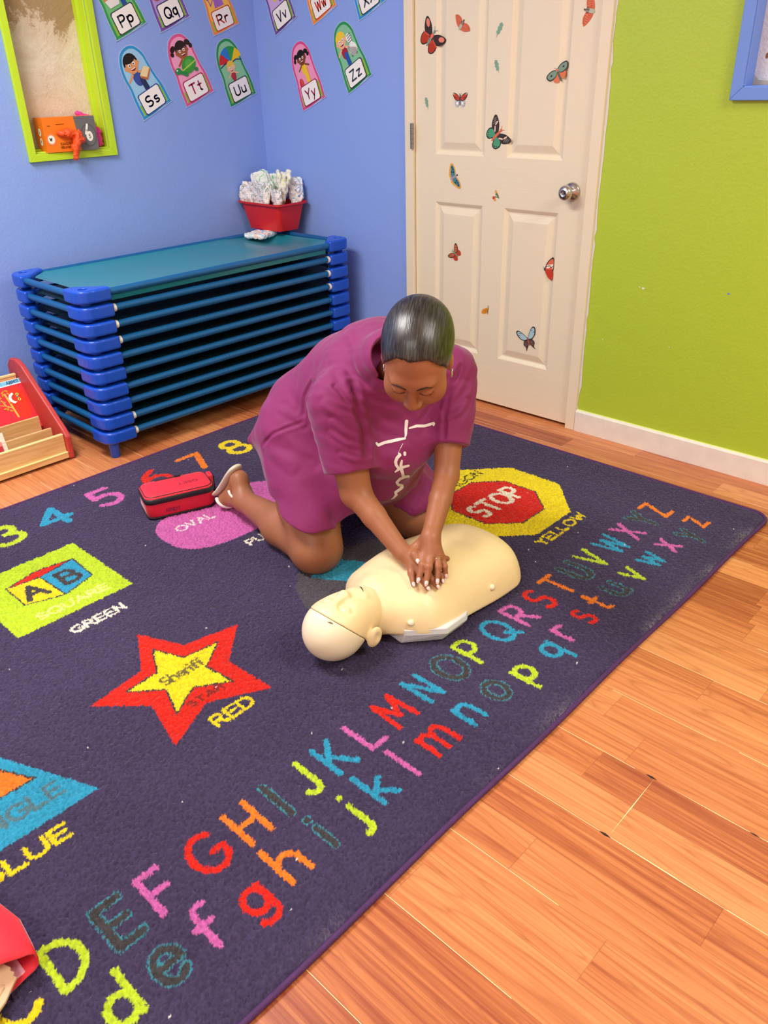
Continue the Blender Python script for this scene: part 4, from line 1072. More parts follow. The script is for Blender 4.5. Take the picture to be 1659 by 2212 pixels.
# ------------------------------------------------------------------ red tray with folded nappies on the cots
M_TRAY = mat('red_tray_plastic', '#D81F1C', .3, spec=.5, noise=(12, .12))
t = MB()
def ring(cx, cy, hx, hy, z, r=.022, n=6):
    out = []
    for sx, sy, a0 in ((1, 1, 0), (-1, 1, 90), (-1, -1, 180), (1, -1, 270)):
        for i in range(n + 1):
            a = math.radians(a0 + 90 * i / n); out.append((cx + sx * (hx - r) + r * math.cos(a), cy + sy * (hy - r) + r * math.sin(a), z))
    return out
tcx, tcy, tz = -.121, -.166, .667
ringsT = [ring(tcx, tcy, .066, .118, tz), ring(tcx, tcy, .088, .146, tz + .125), ring(tcx, tcy, .088, .146, tz + .127), ring(tcx, tcy, .100, .158, tz + .129), ring(tcx, tcy, .100, .158, tz + .120),
          ring(tcx, tcy, .0985, .1565, tz + .120), ring(tcx, tcy, .0985, .1565, tz + .1255), ring(tcx, tcy, .0855, .1435, tz + .126), ring(tcx, tcy, .064, .116, tz + .003)]
n = len(ringsT[0]); vs = [p for r_ in ringsT for p in r_]; fs = [tuple(range(n))[::-1], tuple(range((len(ringsT)-1)*n, len(ringsT)*n))]
for i in range(len(ringsT) - 1): fs += [(i*n+k, i*n+(k+1) % n, (i+1)*n+(k+1) % n, (i+1)*n+k) for k in range(n)]
t.add(vs, fs, M_TRAY)
o = t.obj('tray', auto=40); tag(o, 'red plastic tray of nappies in the room corner on top of the cots', 'tray')

def nappy_mat(name, c1, c2, scale):
    m = mat(name, '#F4F1EC', .75); nt = m.node_tree; b = nt.nodes['Principled BSDF']
    tc = add(nt, 'ShaderNodeTexCoord'); n1 = add(nt, 'ShaderNodeTexNoise'); n1.inputs['Scale'].default_value = scale; n1.inputs['Detail'].default_value = 2; n1.inputs['Distortion'].default_value = 2
    nt.links.new(tc.outputs['Object'], n1.inputs[0]); rp = add(nt, 'ShaderNodeValToRGB'); nt.links.new(n1.outputs[0], rp.inputs[0])
    e = rp.color_ramp.elements; e[0].position = .36; e[0].color = lin(c1); e[1].position = .46; e[1].color = lin('#F6F3EE'); x_ = e.new(.56); x_.color = lin('#F6F3EE'); x_ = e.new(.66); x_.color = lin(c2)
    nt.links.new(rp.outputs[0], b.inputs['Base Color']); return m
N1 = nappy_mat('nappy_print_grey', '#8A9A8C', '#E9C9B8', 60); N2 = nappy_mat('nappy_print_green', '#62D28A', '#DDF3E2', 28); N3 = nappy_mat('nappy_print_yellow', '#DDE58C', '#F3F0C0', 30); N4 = nappy_mat('nappy_print_blue', '#3E8FD0', '#BFDDF2', 26)
def nappy(name, c, r, rot, m, label, seed, group='nappies standing in the red tray', flat=False):
    B = np.array(Matrix.Rotation(math.radians(rot[2]), 3, 'Z') @ Matrix.Rotation(math.radians(rot[1]), 3, 'Y') @ Matrix.Rotation(math.radians(rot[0]), 3, 'X')).T
    c_ = np.array(c); th = .0085
    def f_(P):
        p = (P - c_) @ B.T                                   # thin pads fanned out from the bottom, edges ruffled
        d = None
        for k, a_ in enumerate((-.22, 0, .22) if not flat else (0,)):
            ca_, sa_ = math.cos(a_), math.sin(a_)
            if flat: x, y, z = p[:, 0], p[:, 1], p[:, 2]; e_ = np.abs(z) - r[2] * .8; q = np.abs(p[:, :2]) - np.array(r[:2]) + .02
            else:
                w = p[:, 2] + r[2]; x = p[:, 0] * ca_ - w * sa_ * .8; y = p[:, 1]; z = w * ca_ - r[2]
                e_ = np.abs(x) - th * (1.2 - .3 * abs(k - 1)); q = np.stack([np.abs(y) - r[1] * (1.05 - .12 * abs(k - 1)) + .028, np.abs(z) - r[2] * (1 - .08 * (k % 2)) + .028], 1)
            o_ = np.hypot(np.maximum(q[:, 0], 0), np.maximum(q[:, 1], 0)) + np.minimum(q.max(1), 0) - (.028 if not flat else .02)
            v = smax(o_, e_, .010); d = v if d is None else smin(d, v, .003)
        return d + vnoise(P, 60, seed) * .0045 + vnoise(P * A3_(1, 1, .35), 170, seed + 3) * .0028
    R_ = math.hypot(*r) + .016
    o = sdf_mesh(name, f_, c_ - R_, c_ + R_, .0028, m, B=8, relax=0, safety=2.2); tag(o, label, 'nappy', group); return o
def A3_(*p): return np.array(p, float)
nappy('nappy', (-.180, -.062, .828), (.026, .050, .050), (10, 12, 10), N1, 'white and grey folded nappy at the left end of the red tray', 2)
nappy('nappy', (-.125, -.112, .868), (.026, .048, .060), (-24, 0, 30), N2, 'green printed nappy sticking up in the middle of the tray', 3)
nappy('nappy', (-.182, -.165, .828), (.026, .062, .056), (0, 8, -8), N1, 'leaf printed nappy bulging over the front of the tray', 4)
nappy('nappy', (-.066, -.145, .850), (.024, .055, .058), (15, 0, 40), N2, 'pale green nappy behind, against the wall corner', 5)
nappy('nappy', (-.110, -.240, .860), (.030, .044, .074), (14, 6, -30), N3, 'tall yellow tinted nappy at the right end of the tray', 6)
nappy('nappy', (-.050, -.268, .838), (.022, .034, .062), (0, 0, 30), N4, 'blue edged nappy at the far right corner of the tray', 7)
nappy('nappy', (-.170, -.262, .815), (.022, .040, .044), (0, 0, -20), N1, 'crumpled white nappy low in the right half of the tray', 8)
# folded one lying on the teal deck
nf = nappy_mat('nappy_print_rose', '#F3C0B0', '#8FD3EC', 14)
o = nappy('nappy', (-.235, -.195, .655), (.080, .056, .014), (0, 0, 24), nf, 'single folded nappy lying on the teal cot deck in front of the tray', 11, group=None, flat=True)

# ------------------------------------------------------------------ book display shelf at the left edge
M_RED = mat('red_shelf_side', '#C2413C', .5, noise=(25, .12)); M_REDIN = mat('red_shelf_inside', '#B8352A', .6)
def wood_mat(name, c1, c2):
    m = mat(name, c1, .5); nt = m.node_tree; b = nt.nodes['Principled BSDF']
    tc = add(nt, 'ShaderNodeTexCoord'); mp = add(nt, 'ShaderNodeMapping'); mp.inputs['Scale'].default_value = (6, 60, 90); nt.links.new(tc.outputs['Object'], mp.inputs[0])
    n = add(nt, 'ShaderNodeTexNoise'); n.inputs['Scale'].default_value = 1; n.inputs['Detail'].default_value = 4; nt.links.new(mp.outputs[0], n.inputs[0])
    rp = add(nt, 'ShaderNodeValToRGB'); rp.color_ramp.elements[0].position = .35; rp.color_ramp.elements[0].color = lin(c2); rp.color_ramp.elements[1].position = .62; rp.color_ramp.elements[1].color = lin(c1)
    nt.links.new(n.outputs[0], rp.inputs[0]); nt.links.new(rp.outputs[0], b.inputs['Base Color']); return m
M_BIRCH = wood_mat('birch_ply', '#E3BC84', '#D2A468'); M_BIRCHE = mat('birch_edge', '#F0DA98', .5)
sh = empty('book_display_shelf', (-1.55, -.02, 0))
tag(sh, 'low birch book display shelf with red side panel at the left edge', 'shelf')
SX = -1.530   # outer face of the side panel
prof = [(-.500, .0), (-.520, .008), (-.526, .10), (-.505, .125), (-.250, .335), (-.205, .352), (-.155, .348), (-.118, .315), (-.11, 0)]
prof = [(y * 1.0, z) for y, z in prof]
m_ = MB(); m_.prism([(SX - .022 + 1.55, y + .02, z) for y, z in prof], (.022, 0, 0), M_RED)
sp_ = m_.obj('side_panel', sh, bevel=.005); sp_['label'] = 'red painted side panel'
m_ = MB(); m_.prism([(SX - .72 + 1.55, y + .02, z) for y, z in prof], (.022, 0, 0), M_RED); m_.obj('side_panel', sh, bevel=.005)
def sbox(name, lo, hi, m, bev=.0015, tilt=0, piv=None):
    q = MB(); M_ = None
    if tilt: M_ = Matrix.Translation(piv) @ Matrix.Rotation(math.radians(tilt), 4, 'X') @ Matrix.Translation(-Vector(piv))
    q.box(lo, hi, m, M_); return q.obj(name, sh, bevel=bev)
xl, xr = -.66, -.003
sbox('front_board', (xl, -.487, .030), (xr, -.472, .106), M_BIRCH)
sbox('front_board', (xl, -.4875, .105), (xr, -.4715, .1095), M_BIRCHE, .001)['label'] = 'pale top edge of the front board'
sbox('base_rail', (xl, -.499, .012), (xr, -.488, .034), M_BIRCH); sbox('base_rail', (xl, -.500, .0335), (xr, -.4875, .037), M_BIRCHE, .001)['label'] = 'pale edge of the base rail'
sbox('shelf_board', (xl, -.470, .030), (xr, -.10, .040), M_BIRCH)
sbox('step_board', (xl, -.420, .040), (xr - .012, -.410, .122), M_BIRCH)
sbox('step_board', (xl, -.345, .040), (xr - .020, -.335, .155), M_BIRCH)
sbox('back_board', (xl, -.175, .040), (xr - .004, -.165, .290), M_BIRCH); sbox('back_board', (xl, -.177, .286), (xr - .004, -.163, .294), M_BIRCHE, .001)['label'] = 'pale top edge of the back board'
# red picture book leaning in it
bk = empty('picture_book', (-1.651, -.326, .098)); bk.scale = (.62, .62, .62)
tag(bk, 'red picture book with a golden tree leaning in the display shelf', 'book')
BR = Matrix.Rotation(math.radians(-36), 4, 'X')
q = MB(); q.box((-.16, -.004, 0), (.157, .008, .345), mat('book_pages', '#F2ECE0', .7), BR); q.obj('pages', bk)
def bkf(x, y, d): v = BR @ Vector((x, -.0055 - d, y)); return tuple(v)
a = Art(bkf, .00015)
a.poly([(-.165, -.003), (.160, -.003), (.160, .348), (-.165, .348)], '#D92C38')
a.poly([(-.165, .313), (.160, .313), (.160, .348), (-.165, .348)], '#FFFFFF'); a.poly([(-.165, .319), (.160, .319), (.160, .346), (-.165, .346)], '#7CC4E4')
a.text('ABM11', .07, .322, .02, .005, '#2A5F8E', width=.075); a.line([(.035, .32), (.035, .345)], .002, '#3A7FA8')
blob = [(.095 + (.062 + .008 * ((-1) ** k)) * math.cos(2*PI*k/22) * .95, .19 + (.115 + .012 * ((-1) ** k)) * math.sin(2*PI*k/22)) for k in range(22)]
a.poly(blob, '#E2331C')
a.line([(.045, .10), (.035, .20), (.028, .265)], .012, '#EDB24A'); a.line([(.038, .165), (.005, .185), (-.01, .23)], .008, '#EDB24A'); a.line([(.0, .19), (-.03, .20)], .005, '#EDB24A')
for (x, y, r) in ((.02, .28, 30), (.045, .285, -20), (.015, .262, 70), (.05, .262, -60), (-.01, .245, 20), (-.025, .225, 70), (.0, .215, -30), (-.04, .205, 10), (.005, .165, 60), (.02, .15, -40), (-.01, .17, 0), (-.045, .185, 50)):
    a.ell(x, y, .012, .006, '#C98A2C', r)
cres = [(.083 + .045 * math.cos(math.radians(t)), .225 + .040 * math.sin(math.radians(t))) for t in range(100, 262, 18)] + [(.092 + .036 * math.cos(math.radians(t)), .225 + .028 * math.sin(math.radians(t))) for t in range(255, 104, -18)]
a.poly(cres, '#F2EFE6')
for y in (.245, .21): a.ell(.100, y, .010, .010, '#F0D44A'); a.ell(.100, y, .004, .005, '#1c1c14')
a.poly([(.085, .232), (.10, .236), (.098, .222)], '#4FA88A')
a.mb.obj('cover', bk)['label'] = 'red illustrated cover'
# pale pamphlet leaning in front, mostly out of frame
pm = empty('picture_book', (-1.795, -.462, .043)); tag(pm, 'pale patterned booklet at the left frame edge in the front slot of the shelf', 'book')
q = MB(); BR2 = Matrix.Rotation(math.radians(-16), 4, 'X'); q.box((-.12, 0, 0), (.045, .004, .12), mat('pale_booklet', '#E9E6D2', .6, noise=(70, .2)), BR2); q.obj('pages', pm)
q = MB(); q.box((-.12, -.001, .0), (.03, .0, .088), mat('booklet_pink', '#E88C90', .6), BR2); q.box((-.12, -.0015, 0), (.028, -.001, .072), mat('booklet_red', '#C2303A', .6), BR2); q.obj('cover', pm)

# ------------------------------------------------------------------ glove box in the lime recess
gb = empty('glove_box', (-1.045, .0, 1.079)); tag(gb, 'orange and grey cardboard glove box upside down on the lime ledge', 'box')
GX0, GX1, GY0, GY1, GH = -.098, .124, -.026, .055, .128
Mg = Matrix.Rotation(math.radians(-4), 4, 'Z')
q = MB(); q.box((GX0, GY0, 0), (GX1, GY1, GH), mat('glove_box_card', '#F07A14', .45), Mg); q.obj('carton', gb)
def gfront(x, y, d): return tuple(Mg @ Vector((GX0 + x, GY0 - .0004 - d, y)))
a = Art(gfront, .00012); Wg = GX1 - GX0
a.poly([(Wg * .66, 0), (Wg, 0), (Wg, GH), (Wg * .60, GH)], '#6A6A6C')
a.ell(.187, .055, .034, .042, '#4A4A4C'); a.ell(.187, .055, .031, .039, '#6A6A6C')
a.ell(.026, .048, .019, .021, '#F58A60'); a.ell(.026, .048, .014, .016, '#F3EEE2'); a.ell(.190, .052, .014, .019, '#F3EEE2')
a.line([(.186, .095), (.180, .075), (.176, .062)], .009, '#F3EEE2')
a.text('W', .019, .043, .011, .003, '#4A3A2E'); a.text('5', .1865, .045, .014, .0022, '#3A3A3C')
a.line([(.018, .098), (.030, .098)], .002, '#7A3A10'); a.line([(.055, .102), (.088, .103)], .002, '#7A3A10')
for yy, n_, w_ in ((.026, 'S3A0J9 33', .062), (.013, 'N0IJVWNO', .052)): a.text(n_, .06, yy, .008, .0016, '#8A3A12', width=w_)
a.mb.obj('printed_front', gb)
def gside(x, y, d): return tuple(Mg @ Vector((GX0 - .0004 - d, GY1 - x, y)))
a = Art(gside, .00012)
for y in (.075, .040): a.ell(.042, y, .013, .015, '#F3EAD8'); a.text('S' if y > .05 else 'N', .038, y - .004, .009, .002, '#5a3a22')
a.mb.obj('printed_side', gb)
def crumple(name, pts, rs, m, seed, h=.0022, amp=.005, k=.012):
    e_ = union([(sd_cone(pts[i], pts[i+1], rs[i], rs[i+1]), k) for i in range(len(pts) - 1)])
    def f_(P): return e_(P) + vnoise(P, 70, seed) * amp + vnoise(P, 150, seed + 1) * amp * .5
    A_ = np.array(pts); R_ = max(rs) + amp + .004
    return sdf_mesh(name, f_, A_.min(0) - R_, A_.max(0) + R_, h, m, B=8)
M_OG = mat('orange_nitrile', '#F2541B', .45, sub=.1)
o = crumple('glove', [(-1.085, -.036, 1.148), (-1.055, -.046, 1.148), (-1.010, -.048, 1.140), (-.995, -.046, 1.118), (-1.020, -.048, 1.120), (-1.035, -.050, 1.095), (-1.040, -.048, 1.055)], [.010, .014, .013, .009, .015, .014, .010], M_OG, 5)
tag(o, 'crumpled orange rubber glove pulled out of the box front', 'glove')
o = crumple('glove', [(-.893, .02, 1.10), (-.895, .02, 1.135), (-.918, .035, 1.19), (-.950, .042, 1.212)], [.020, .018, .018, .012], mat('pink_nitrile', '#E8389A', .45, sub=.1), 9)
tag(o, 'bright pink rubber glove bunched beside and behind the glove box', 'glove')

# ------------------------------------------------------------------ small red zip bag on the rug
bg = empty('zip_bag', (-1.500, -1.206, .0125), math.radians(-20)); tag(bg, 'small red fabric zip bag with black zip on the rug by the sandal', 'bag')
BW, BD, BH = .118, .066, .085
M_RB = mat('red_nylon', '#D3182F', .5, sheen=.3, bump=(12, .8)); M_RBT = mat('red_padded_lid', '#E92A3E', .5, sheen=.2); M_BLK = mat('black_webbing', '#17151A', .6)
def rrect(hx, hy, z, r, n=6): return ring(0, 0, hx, hy, z, r, n)
def loft(mb, rings, m, cap=True):
    n = len(rings[0]); vs = [p for r_ in rings for p in r_]; fs = []
    for i in range(len(rings) - 1): fs += [(i*n+k, i*n+(k+1) % n, (i+1)*n+(k+1) % n, (i+1)*n+k) for k in range(n)]
    if cap: fs += [tuple(range(n))[::-1], tuple(range((len(rings)-1)*n, len(rings)*n))]
    mb.add(vs, fs, m)
q = MB(); loft(q, [rrect(BW - .004, BD - .003, .003, .025), rrect(BW + .002, BD + .003, .02, .028), rrect(BW + .001, BD + .001, .045, .028), rrect(BW, BD, .058, .028)], M_RB); q.obj('body', bg, auto=50)
q = MB(); loft(q, [rrect(BW + .002, BD + .002, .056, .03), rrect(BW + .004, BD + .004, .061, .031), rrect(BW + .004, BD + .004, .071, .031), rrect(BW + .001, BD + .001, .075, .03)], M_BLK)
zp = q.obj('zip', bg, auto=50); zp['label'] = 'black zip band'
q = MB(); loft(q, [rrect(BW, BD, .074, .028), rrect(BW - .001, BD - .001, .079, .028), rrect(BW - .006, BD - .006, .0835, .026), rrect(BW - .03, BD - .025, .0855, .02)], M_RBT); q.obj('lid', bg, auto=60)
q = MB(); q.tube([tuple(p) for p in rrect(BW - .0035, BD - .0035, .082, .027)] + [tuple(rrect(BW - .0035, BD - .0035, .082, .027)[0])], .0012, M_BLK, 6); q.tube([tuple(p) for p in rrect(BW - .002, BD - .002, .004, .026)] + [tuple(rrect(BW - .002, BD - .002, .004, .026)[0])], .004, M_BLK, 8); q.obj('piping', bg, smooth=True)
q = MB(); st, wd = text_strokes('GSET', .016); ribbon(q, st, .0013, lambda x, y: (.075 - x * 1.35, .0 - y, .0862), M_INK)
q.obj('marker_writing', bg); q = MB(); st, wd = text_strokes('RINDT', .013); ribbon(q, st, .0012, lambda x, y: (-.055 + x * 1.1, -BD - .0045, .020 + y), M_INK)
q.obj('marker_writing', bg)
q = MB(); q.box((BW, .005, .035), (BW + .016, .045, .085), M_RBT); q.box((BW + .012, .012, .012), (BW + .022, .034, .078), M_BLK); q.obj('side_strap', bg, bevel=.003)
q = MB(); q.tube([(-.06, BD - .012, .0868), (.02, BD - .012, .0868)], .0016, M_BLK, 6); q.box((.01, BD - .016, .086), (.03, BD - .009, .0885), M_BLK); q.obj('zip_pull', bg)

# ------------------------------------------------------------------ red pouch and beige part cut by the lower left corner of the photograph
def patch(name, grid, m, parent=None, thick=.0015):
    nu, nv = len(grid), len(grid[0]); vs = [p for r_ in grid for p in r_]
    fs = [(i*nv+j, (i+1)*nv+j, (i+1)*nv+j+1, i*nv+j+1) for i in range(nu-1) for j in range(nv-1)]
    o = mesh_obj(name, vs, fs, [m], parent, True)
    s = o.modifiers.new('solid', 'SOLIDIFY'); s.thickness = thick; s.offset = 0
    d = o.modifiers.new('sub', 'SUBSURF'); d.levels = 2; d.render_levels = 2
    return o

po = empty('red_pouch', (-2.70, -2.33, .013)); tag(po, 'open red fabric pouch with pink lining at the lower left corner of the rug', 'pouch')
M_POUCH = mat('red_pouch_cloth', '#E41E32', .65, sheen=.3); M_PINK = mat('pink_lining', '#F2A9BE', .5)
rg = []
for k, (y, hx, hz, dz) in enumerate(((-.128, .086, .030, .0), (-.10, .090, .032, .0), (-.04, .096, .030, .0), (.03, .084, .024, .0), (.10, .060, .016, 0), (.13, .03, .008, 0))):
    row = []
    for i in range(22):
        a_ = 2*PI*i/22; ca_, sa_ = math.cos(a_), math.sin(a_)
        up = max(0, sa_)
        row.append((hx * math.copysign(abs(ca_) ** .7, ca_), y + (.018 * up * (1 - abs(ca_)) if k == 0 else 0), .034 + hz * math.copysign(abs(sa_) ** .8, sa_) + .003 * math.sin(5 * a_ + k)))
    rg.append(row)
q = MB(); loft(q, rg, M_POUCH, cap=False); o = q.obj('cloth', po, smooth=True)
sm = o.modifiers.new('solid', 'SOLIDIFY'); sm.thickness = .0025
q = MB(); q.box((-.080, -.118, .008), (.066, .06, .012), M_PINK); q.obj('lining', po, bevel=.002)
bp_ = empty('plastic_part', (-2.70, -2.44, .014)); tag(bp_, 'beige plastic plate with a toothed edge beside the red pouch opening', 'plastic part')
M_BEIGE = mat('beige_plastic', '#D9B48E', .45, sub=.1)
edge_ = [(.042, .018), (.050, .002), (.047, -.002), (.051, -.008), (.047, -.012), (.050, -.018), (.044, -.022), (.02, -.040), (-.03, -.062), (-.08, -.07), (-.08, .05), (.0, .045)]
q = MB(); q.prism([(x, y, .008 + .25 * (y + .07)) for x, y in edge_], (0, 0, .006), M_BEIGE); q.obj('plate', bp_, bevel=.0015)
q = MB()
for st in ([(.006, -.022), (.022, -.014)], [(.010, -.030), (.028, -.021)], [(.006, -.022), (.010, -.030)], [(.022, -.014), (.030, -.018)], [(-.004, -.030), (.002, -.040)]):
    q.tube([(x, y, .0145 + .25 * (y + .07)) for x, y in st], .0012, M_BEIGE, 6)
q.obj('raised_marks', bp_, smooth=True)

# ------------------------------------------------------------------ training manikin
M_SKINP = mat('manikin_skin', '#F8DDAA', .42, sub=.12, noise=(5, .03))
M_CRAN = mat('manikin_cranium', '#F7E7C6', .38, sub=.05)
M_GREYP = mat('manikin_base_plastic', '#DAD9DB', .4)
mk = empty('training_manikin', (-1.33, -2.23, .013)); tag(mk, 'cream resuscitation manikin torso with bald head lying on the rug under the hands', 'manikin')
O_ = np.array([-1.33, -2.23, .013])
def loc(f_): return lambda P: f_(P + O_)
def torso_sdf(P):
    x, y, z = P[:, 0], P[:, 1], P[:, 2]
    u = np.clip((x + 1.60) / .56, -.3, 1.3)               # 0 neck, 1 lower end
    yc = -2.222 - .016 * u
    hw = np.interp(u, [-.2, .0, .08, .18, .32, .6, .8, .93, 1.0, 1.2], [.05, .075, .125, .168, .176, .170, .164, .146, .118, .08])
    top = np.interp(u, [-.2, .0, .10, .25, .45, .62, .8, .93, 1.0, 1.2], [.09, .105, .140, .172, .182, .168, .150, .122, .086, .03])
    bot = .030 + .012 * np.sin(u * 6)
    v = (y - yc) / hw
    prof = top - (top - .075) * np.clip(np.abs(v), 0, 1.1) ** 2.6
    # gentle anatomy: breastbone dip, pectorals, rib arch
    prof = prof - .006 * np.exp(-(v / .16) ** 2) * np.exp(-((u - .38) / .2) ** 2)
    prof = prof + .006 * np.exp(-((np.abs(v) - .45) / .22) ** 2 - ((u - .36) / .13) ** 2)
    prof = prof - .010 * np.exp(-(v / .5) ** 2 - ((u - .66) / .08) ** 2)
    dside = np.where(y > yc, y - yc - hw - .028 * np.clip((1.0 - u) / .4, 0, 1), yc - y - hw)
    dz = (z - prof) * .8; db = bot - z
    d = smax(dside, dz, .055); d = smax(d, db, .012)
    dend = x - (-1.076 - .02 * np.clip(np.abs(v), 0, 1) ** 2)
    d = smax(d, dend, .05)
    dn = -1.60 + .00 - x
    sl = (-x - 1.60 + np.abs(y - yc) * .62 - .030) * .85
    d = smax(d, sl, .03)
    neck = sd_cone((-1.62, -2.212, .085), (-1.54, -2.218, .095), .048, .060)(P)
    return smin(d, neck, .04)
sdf_mesh('torso_skin', loc(torso_sdf), (-.34, -.21, -.01), (.34, .21, .20), .0036, M_SKINP, mk)
# pale grey underbody
q = MB()
def bring(z, s): return [((x + 1.33 - .0) * 1.0, (y + 2.23) * s, z) for x, y in ((-1.56, -2.335), (-1.48, -2.415), (-1.40, -2.415), (-1.325, -2.37), (-1.10, -2.35), (-1.07, -2.32), (-1.07, -2.12), (-1.10, -2.09), (-1.345, -2.09), (-1.40, -2.06), (-1.49, -2.065), (-1.54, -2.12))]
loft(q, [bring(.0, .80), bring(.004, .86), bring(.032, .96), bring(.048, .94)], M_GREYP); q.obj('underbody', mk, bevel=.004)
for (x, y, z, n_) in ((-1.5447, -2.3359, .0805, 'peg'), (-1.2682, -2.3887, .0740, 'peg')):
    k = MB(); d_ = Vector((0, -1, .35)).normalized(); k.tube([Vector((x + 1.33, y + 2.23, z - .013)) - d_ * .004, Vector((x + 1.33, y + 2.23, z - .013)) + d_ * .006, Vector((x + 1.33, y + 2.23, z - .013)) + d_ * .009], [.0085, .0085, .004], M_CRAN, 16); k.obj(n_, mk, smooth=True)
# head: one form, cut by the mask seam into face and cranium
Nf = np.array([.74, 0, .67]); Nf /= np.linalg.norm(Nf); Pf = np.array([-1.652, -2.22, .060])
HB = np.array(Matrix.Rotation(math.radians(18), 3, 'Y')).T
head_u = union([(sd_ell((-1.7020, -2.2180, .092), (.087, .080, .082)), 0),
    (sd_ell((-1.6420, -2.2200, .108), (.068, .063, .060)), .03),
    (sd_ell((-1.5980, -2.2220, .112), (.036, .042, .040)), .03),
    (sd_cone((-1.6200, -2.2220, .085), (-1.5550, -2.2200, .085), .050, .052), .03),
    (sd_cone((-1.700, -2.218, .163), (-1.664, -2.219, .178), .007, .0105), .018),
    (sd_ell((-1.662, -2.219, .173), (.008, .014, .009)), .008),
    (sd_ell((-1.6160, -2.2220, .155), (.014, .026, .009)), .014),
    (sd_ell((-1.5860, -2.2240, .140), (.015, .018, .013)), .016)])
sock = union([(sd_ell((-1.6920, -2.1920, .166), (.014, .017, .011)), 0), (sd_ell((-1.6900, -2.2500, .166), (.014, .017, .011)), 0)])
mouth = sd_ell((-1.6020, -2.2200, .40), (.0030, .022, .014))
nost = union([(sd_ell((-1.655, -2.213, .174), (.003, .003, .006)), 0), (sd_ell((-1.655, -2.225, .174), (.003, .003, .006)), 0)])
lids = union([(sd_ell((-1.6920, -2.1920, .155), (.013, .015, .011)), 0), (sd_ell((-1.6900, -2.2500, .155), (.013, .015, .011)), 0)])
def head_all(P): return smax(smax(smin(smax(head_u(P), -sock(P) - .002, .02), lids(P), .006), -np.minimum(mouth(P), nost(P)), .002), .0125 - P[:, 2], .003)
def ear_sdf(P):
    e = sd_ell((-1.640, -2.298, .070), (.021, .010, .030), basis((1, -.25, 0), (.25, -.1, 1)))(P)
    return smax(e, -sd_ell((-1.638, -2.310, .072), (.009, .006, .015))(P), .005)
def face_sdf(P):
    d = smax(head_all(P), -((P - Pf) @ Nf), .0015)
    e = np.minimum(ear_sdf(P), ear_sdf(P * np.array([1, -1, 1]) + np.array([0, -4.440, 0])))
    return smin(d, e, .008)
def cran_sdf(P): return smax(smax(head_u(P) + .0012, .0125 - P[:, 2], .004), (P - Pf) @ Nf + .0008, .0015)
fo = sdf_mesh('face', loc(face_sdf), (-.48, -.11, -.01), (-.17, .16, .20), .0022, M_SKINP, mk); fo['label'] = 'cream face mask with ears'
co = sdf_mesh('cranium', loc(cran_sdf), (-.48, -.11, -.03), (-.20, .16, .20), .0025, M_CRAN, mk); co['label'] = 'paler smooth cranium'
def face_top(x, y, off=0):
    p = np.array([[x, y, .26]])
    for _ in range(80):
        d = smax(head_u(p), -sock(p) - .002, .02)[0] - off
        p[0, 2] -= d * .8
        if d < 1e-4: break
    return Vector(p[0]) - Vector(O_.tolist())
k = MB(); k.tube([face_top(-1.592 - .020 * t, -2.202 - .034 * t, .0002) for t in (0, .25, .5, .75, 1)], [.0005, .0014, .0017, .0013, .0004], mat('mouth_dark', '#3A1614', .8), 8); k.obj('mouth_slit', mk, smooth=True)
k = MB(); k.tube([Vector(v) - Vector(O_.tolist()) for v in ((-1.7488, -2.2481, .1532), (-1.7457, -2.253, .1525), (-1.7428, -2.2596, .1500))], [.0008, .0022, .0010], mat('slot_shadow', '#8A7C62', .8), 8); k.obj('vent_slot', mk, smooth=True)

# ------------------------------------------------------------------ kneeling person
A3 = lambda *p: np.array(p, float)
SR, SL = A3(-1.424, -1.976, .559), A3(-1.098, -2.100, .588)
ER, EL = A3(-1.447, -2.052, .325), A3(-1.231, -2.194, .343)
WR, WL = A3(-1.4595, -2.232, .212), A3(-1.402, -2.281, .252)
HP = A3(-1.440, -2.270, .744)                       # head centre
HR, HL = A3(-1.330, -1.700, .350), A3(-1.150, -1.720, .350)
KR, KL = A3(-1.442, -1.864, .074), A3(-1.098, -1.970, .076)
AR, AL = A3(-1.408, -1.470, .084), A3(-1.060, -1.520, .060)
# head frame: forward (down towards the chest), up, side
_v = A3(*CAM) - HP; _v /= np.linalg.norm(_v)
from mathutils import Euler
_R = np.array(Euler(CAM_ROT).to_matrix())
_D = .10 * _R[:, 0] - .99 * _R[:, 1]; _D -= _v * (_D @ _v); _D /= np.linalg.norm(_D)
_a = math.radians(61)
_f = math.cos(_a) * _v + math.sin(_a) * _D
_u = math.sin(_a) * _v - math.cos(_a) * _D
_r = np.cross(_f, _u)
_y = math.radians(-12); _f, _r = math.cos(_y) * _f - math.sin(_y) * _r, math.cos(_y) * _r + math.sin(_y) * _f
HF = np.stack([_r, _f, _u])                          # rows: local x (side), y (forward), z (up)
HS = 1.01
def to_head(P): return ((P - HP) @ HF.T) / HS
cran_h = [(sd_ell((0, -.014, .030), (.074, .094, .082)), 0), (sd_ell((0, -.045, .028), (.064, .062, .066)), .03)]
face_h = union(cran_h + [(sd_ell((0, .034, -.022), (.069, .056, .076)), .025), (sd_ell((0, .036, -.070), (.055, .042, .037)), .03),
    (sd_ell((0, .066, -.096), (.020, .016, .015)), .025), (sd_ell((.039, .056, -.038), (.029, .027, .031)), .025), (sd_ell((-.039, .056, -.038), (.029, .027, .031)), .025),
    (sd_ell((0, .076, .022), (.046, .014, .012)), .02)])
nose_h = union([(sd_cone((0, .086, .006), (0, .104, -.036), .0075, .0120), 0), (sd_ell((.013, .097, -.040), (.0085, .010, .0075)), .008), (sd_ell((-.013, .097, -.040), (.0085, .010, .0075)), .008)])
lips_h = union([(sd_ell((0, .088, -.063), (.023, .012, .0065)), 0), (sd_ell((0, .085, -.074), (.019, .012, .008)), .003)])
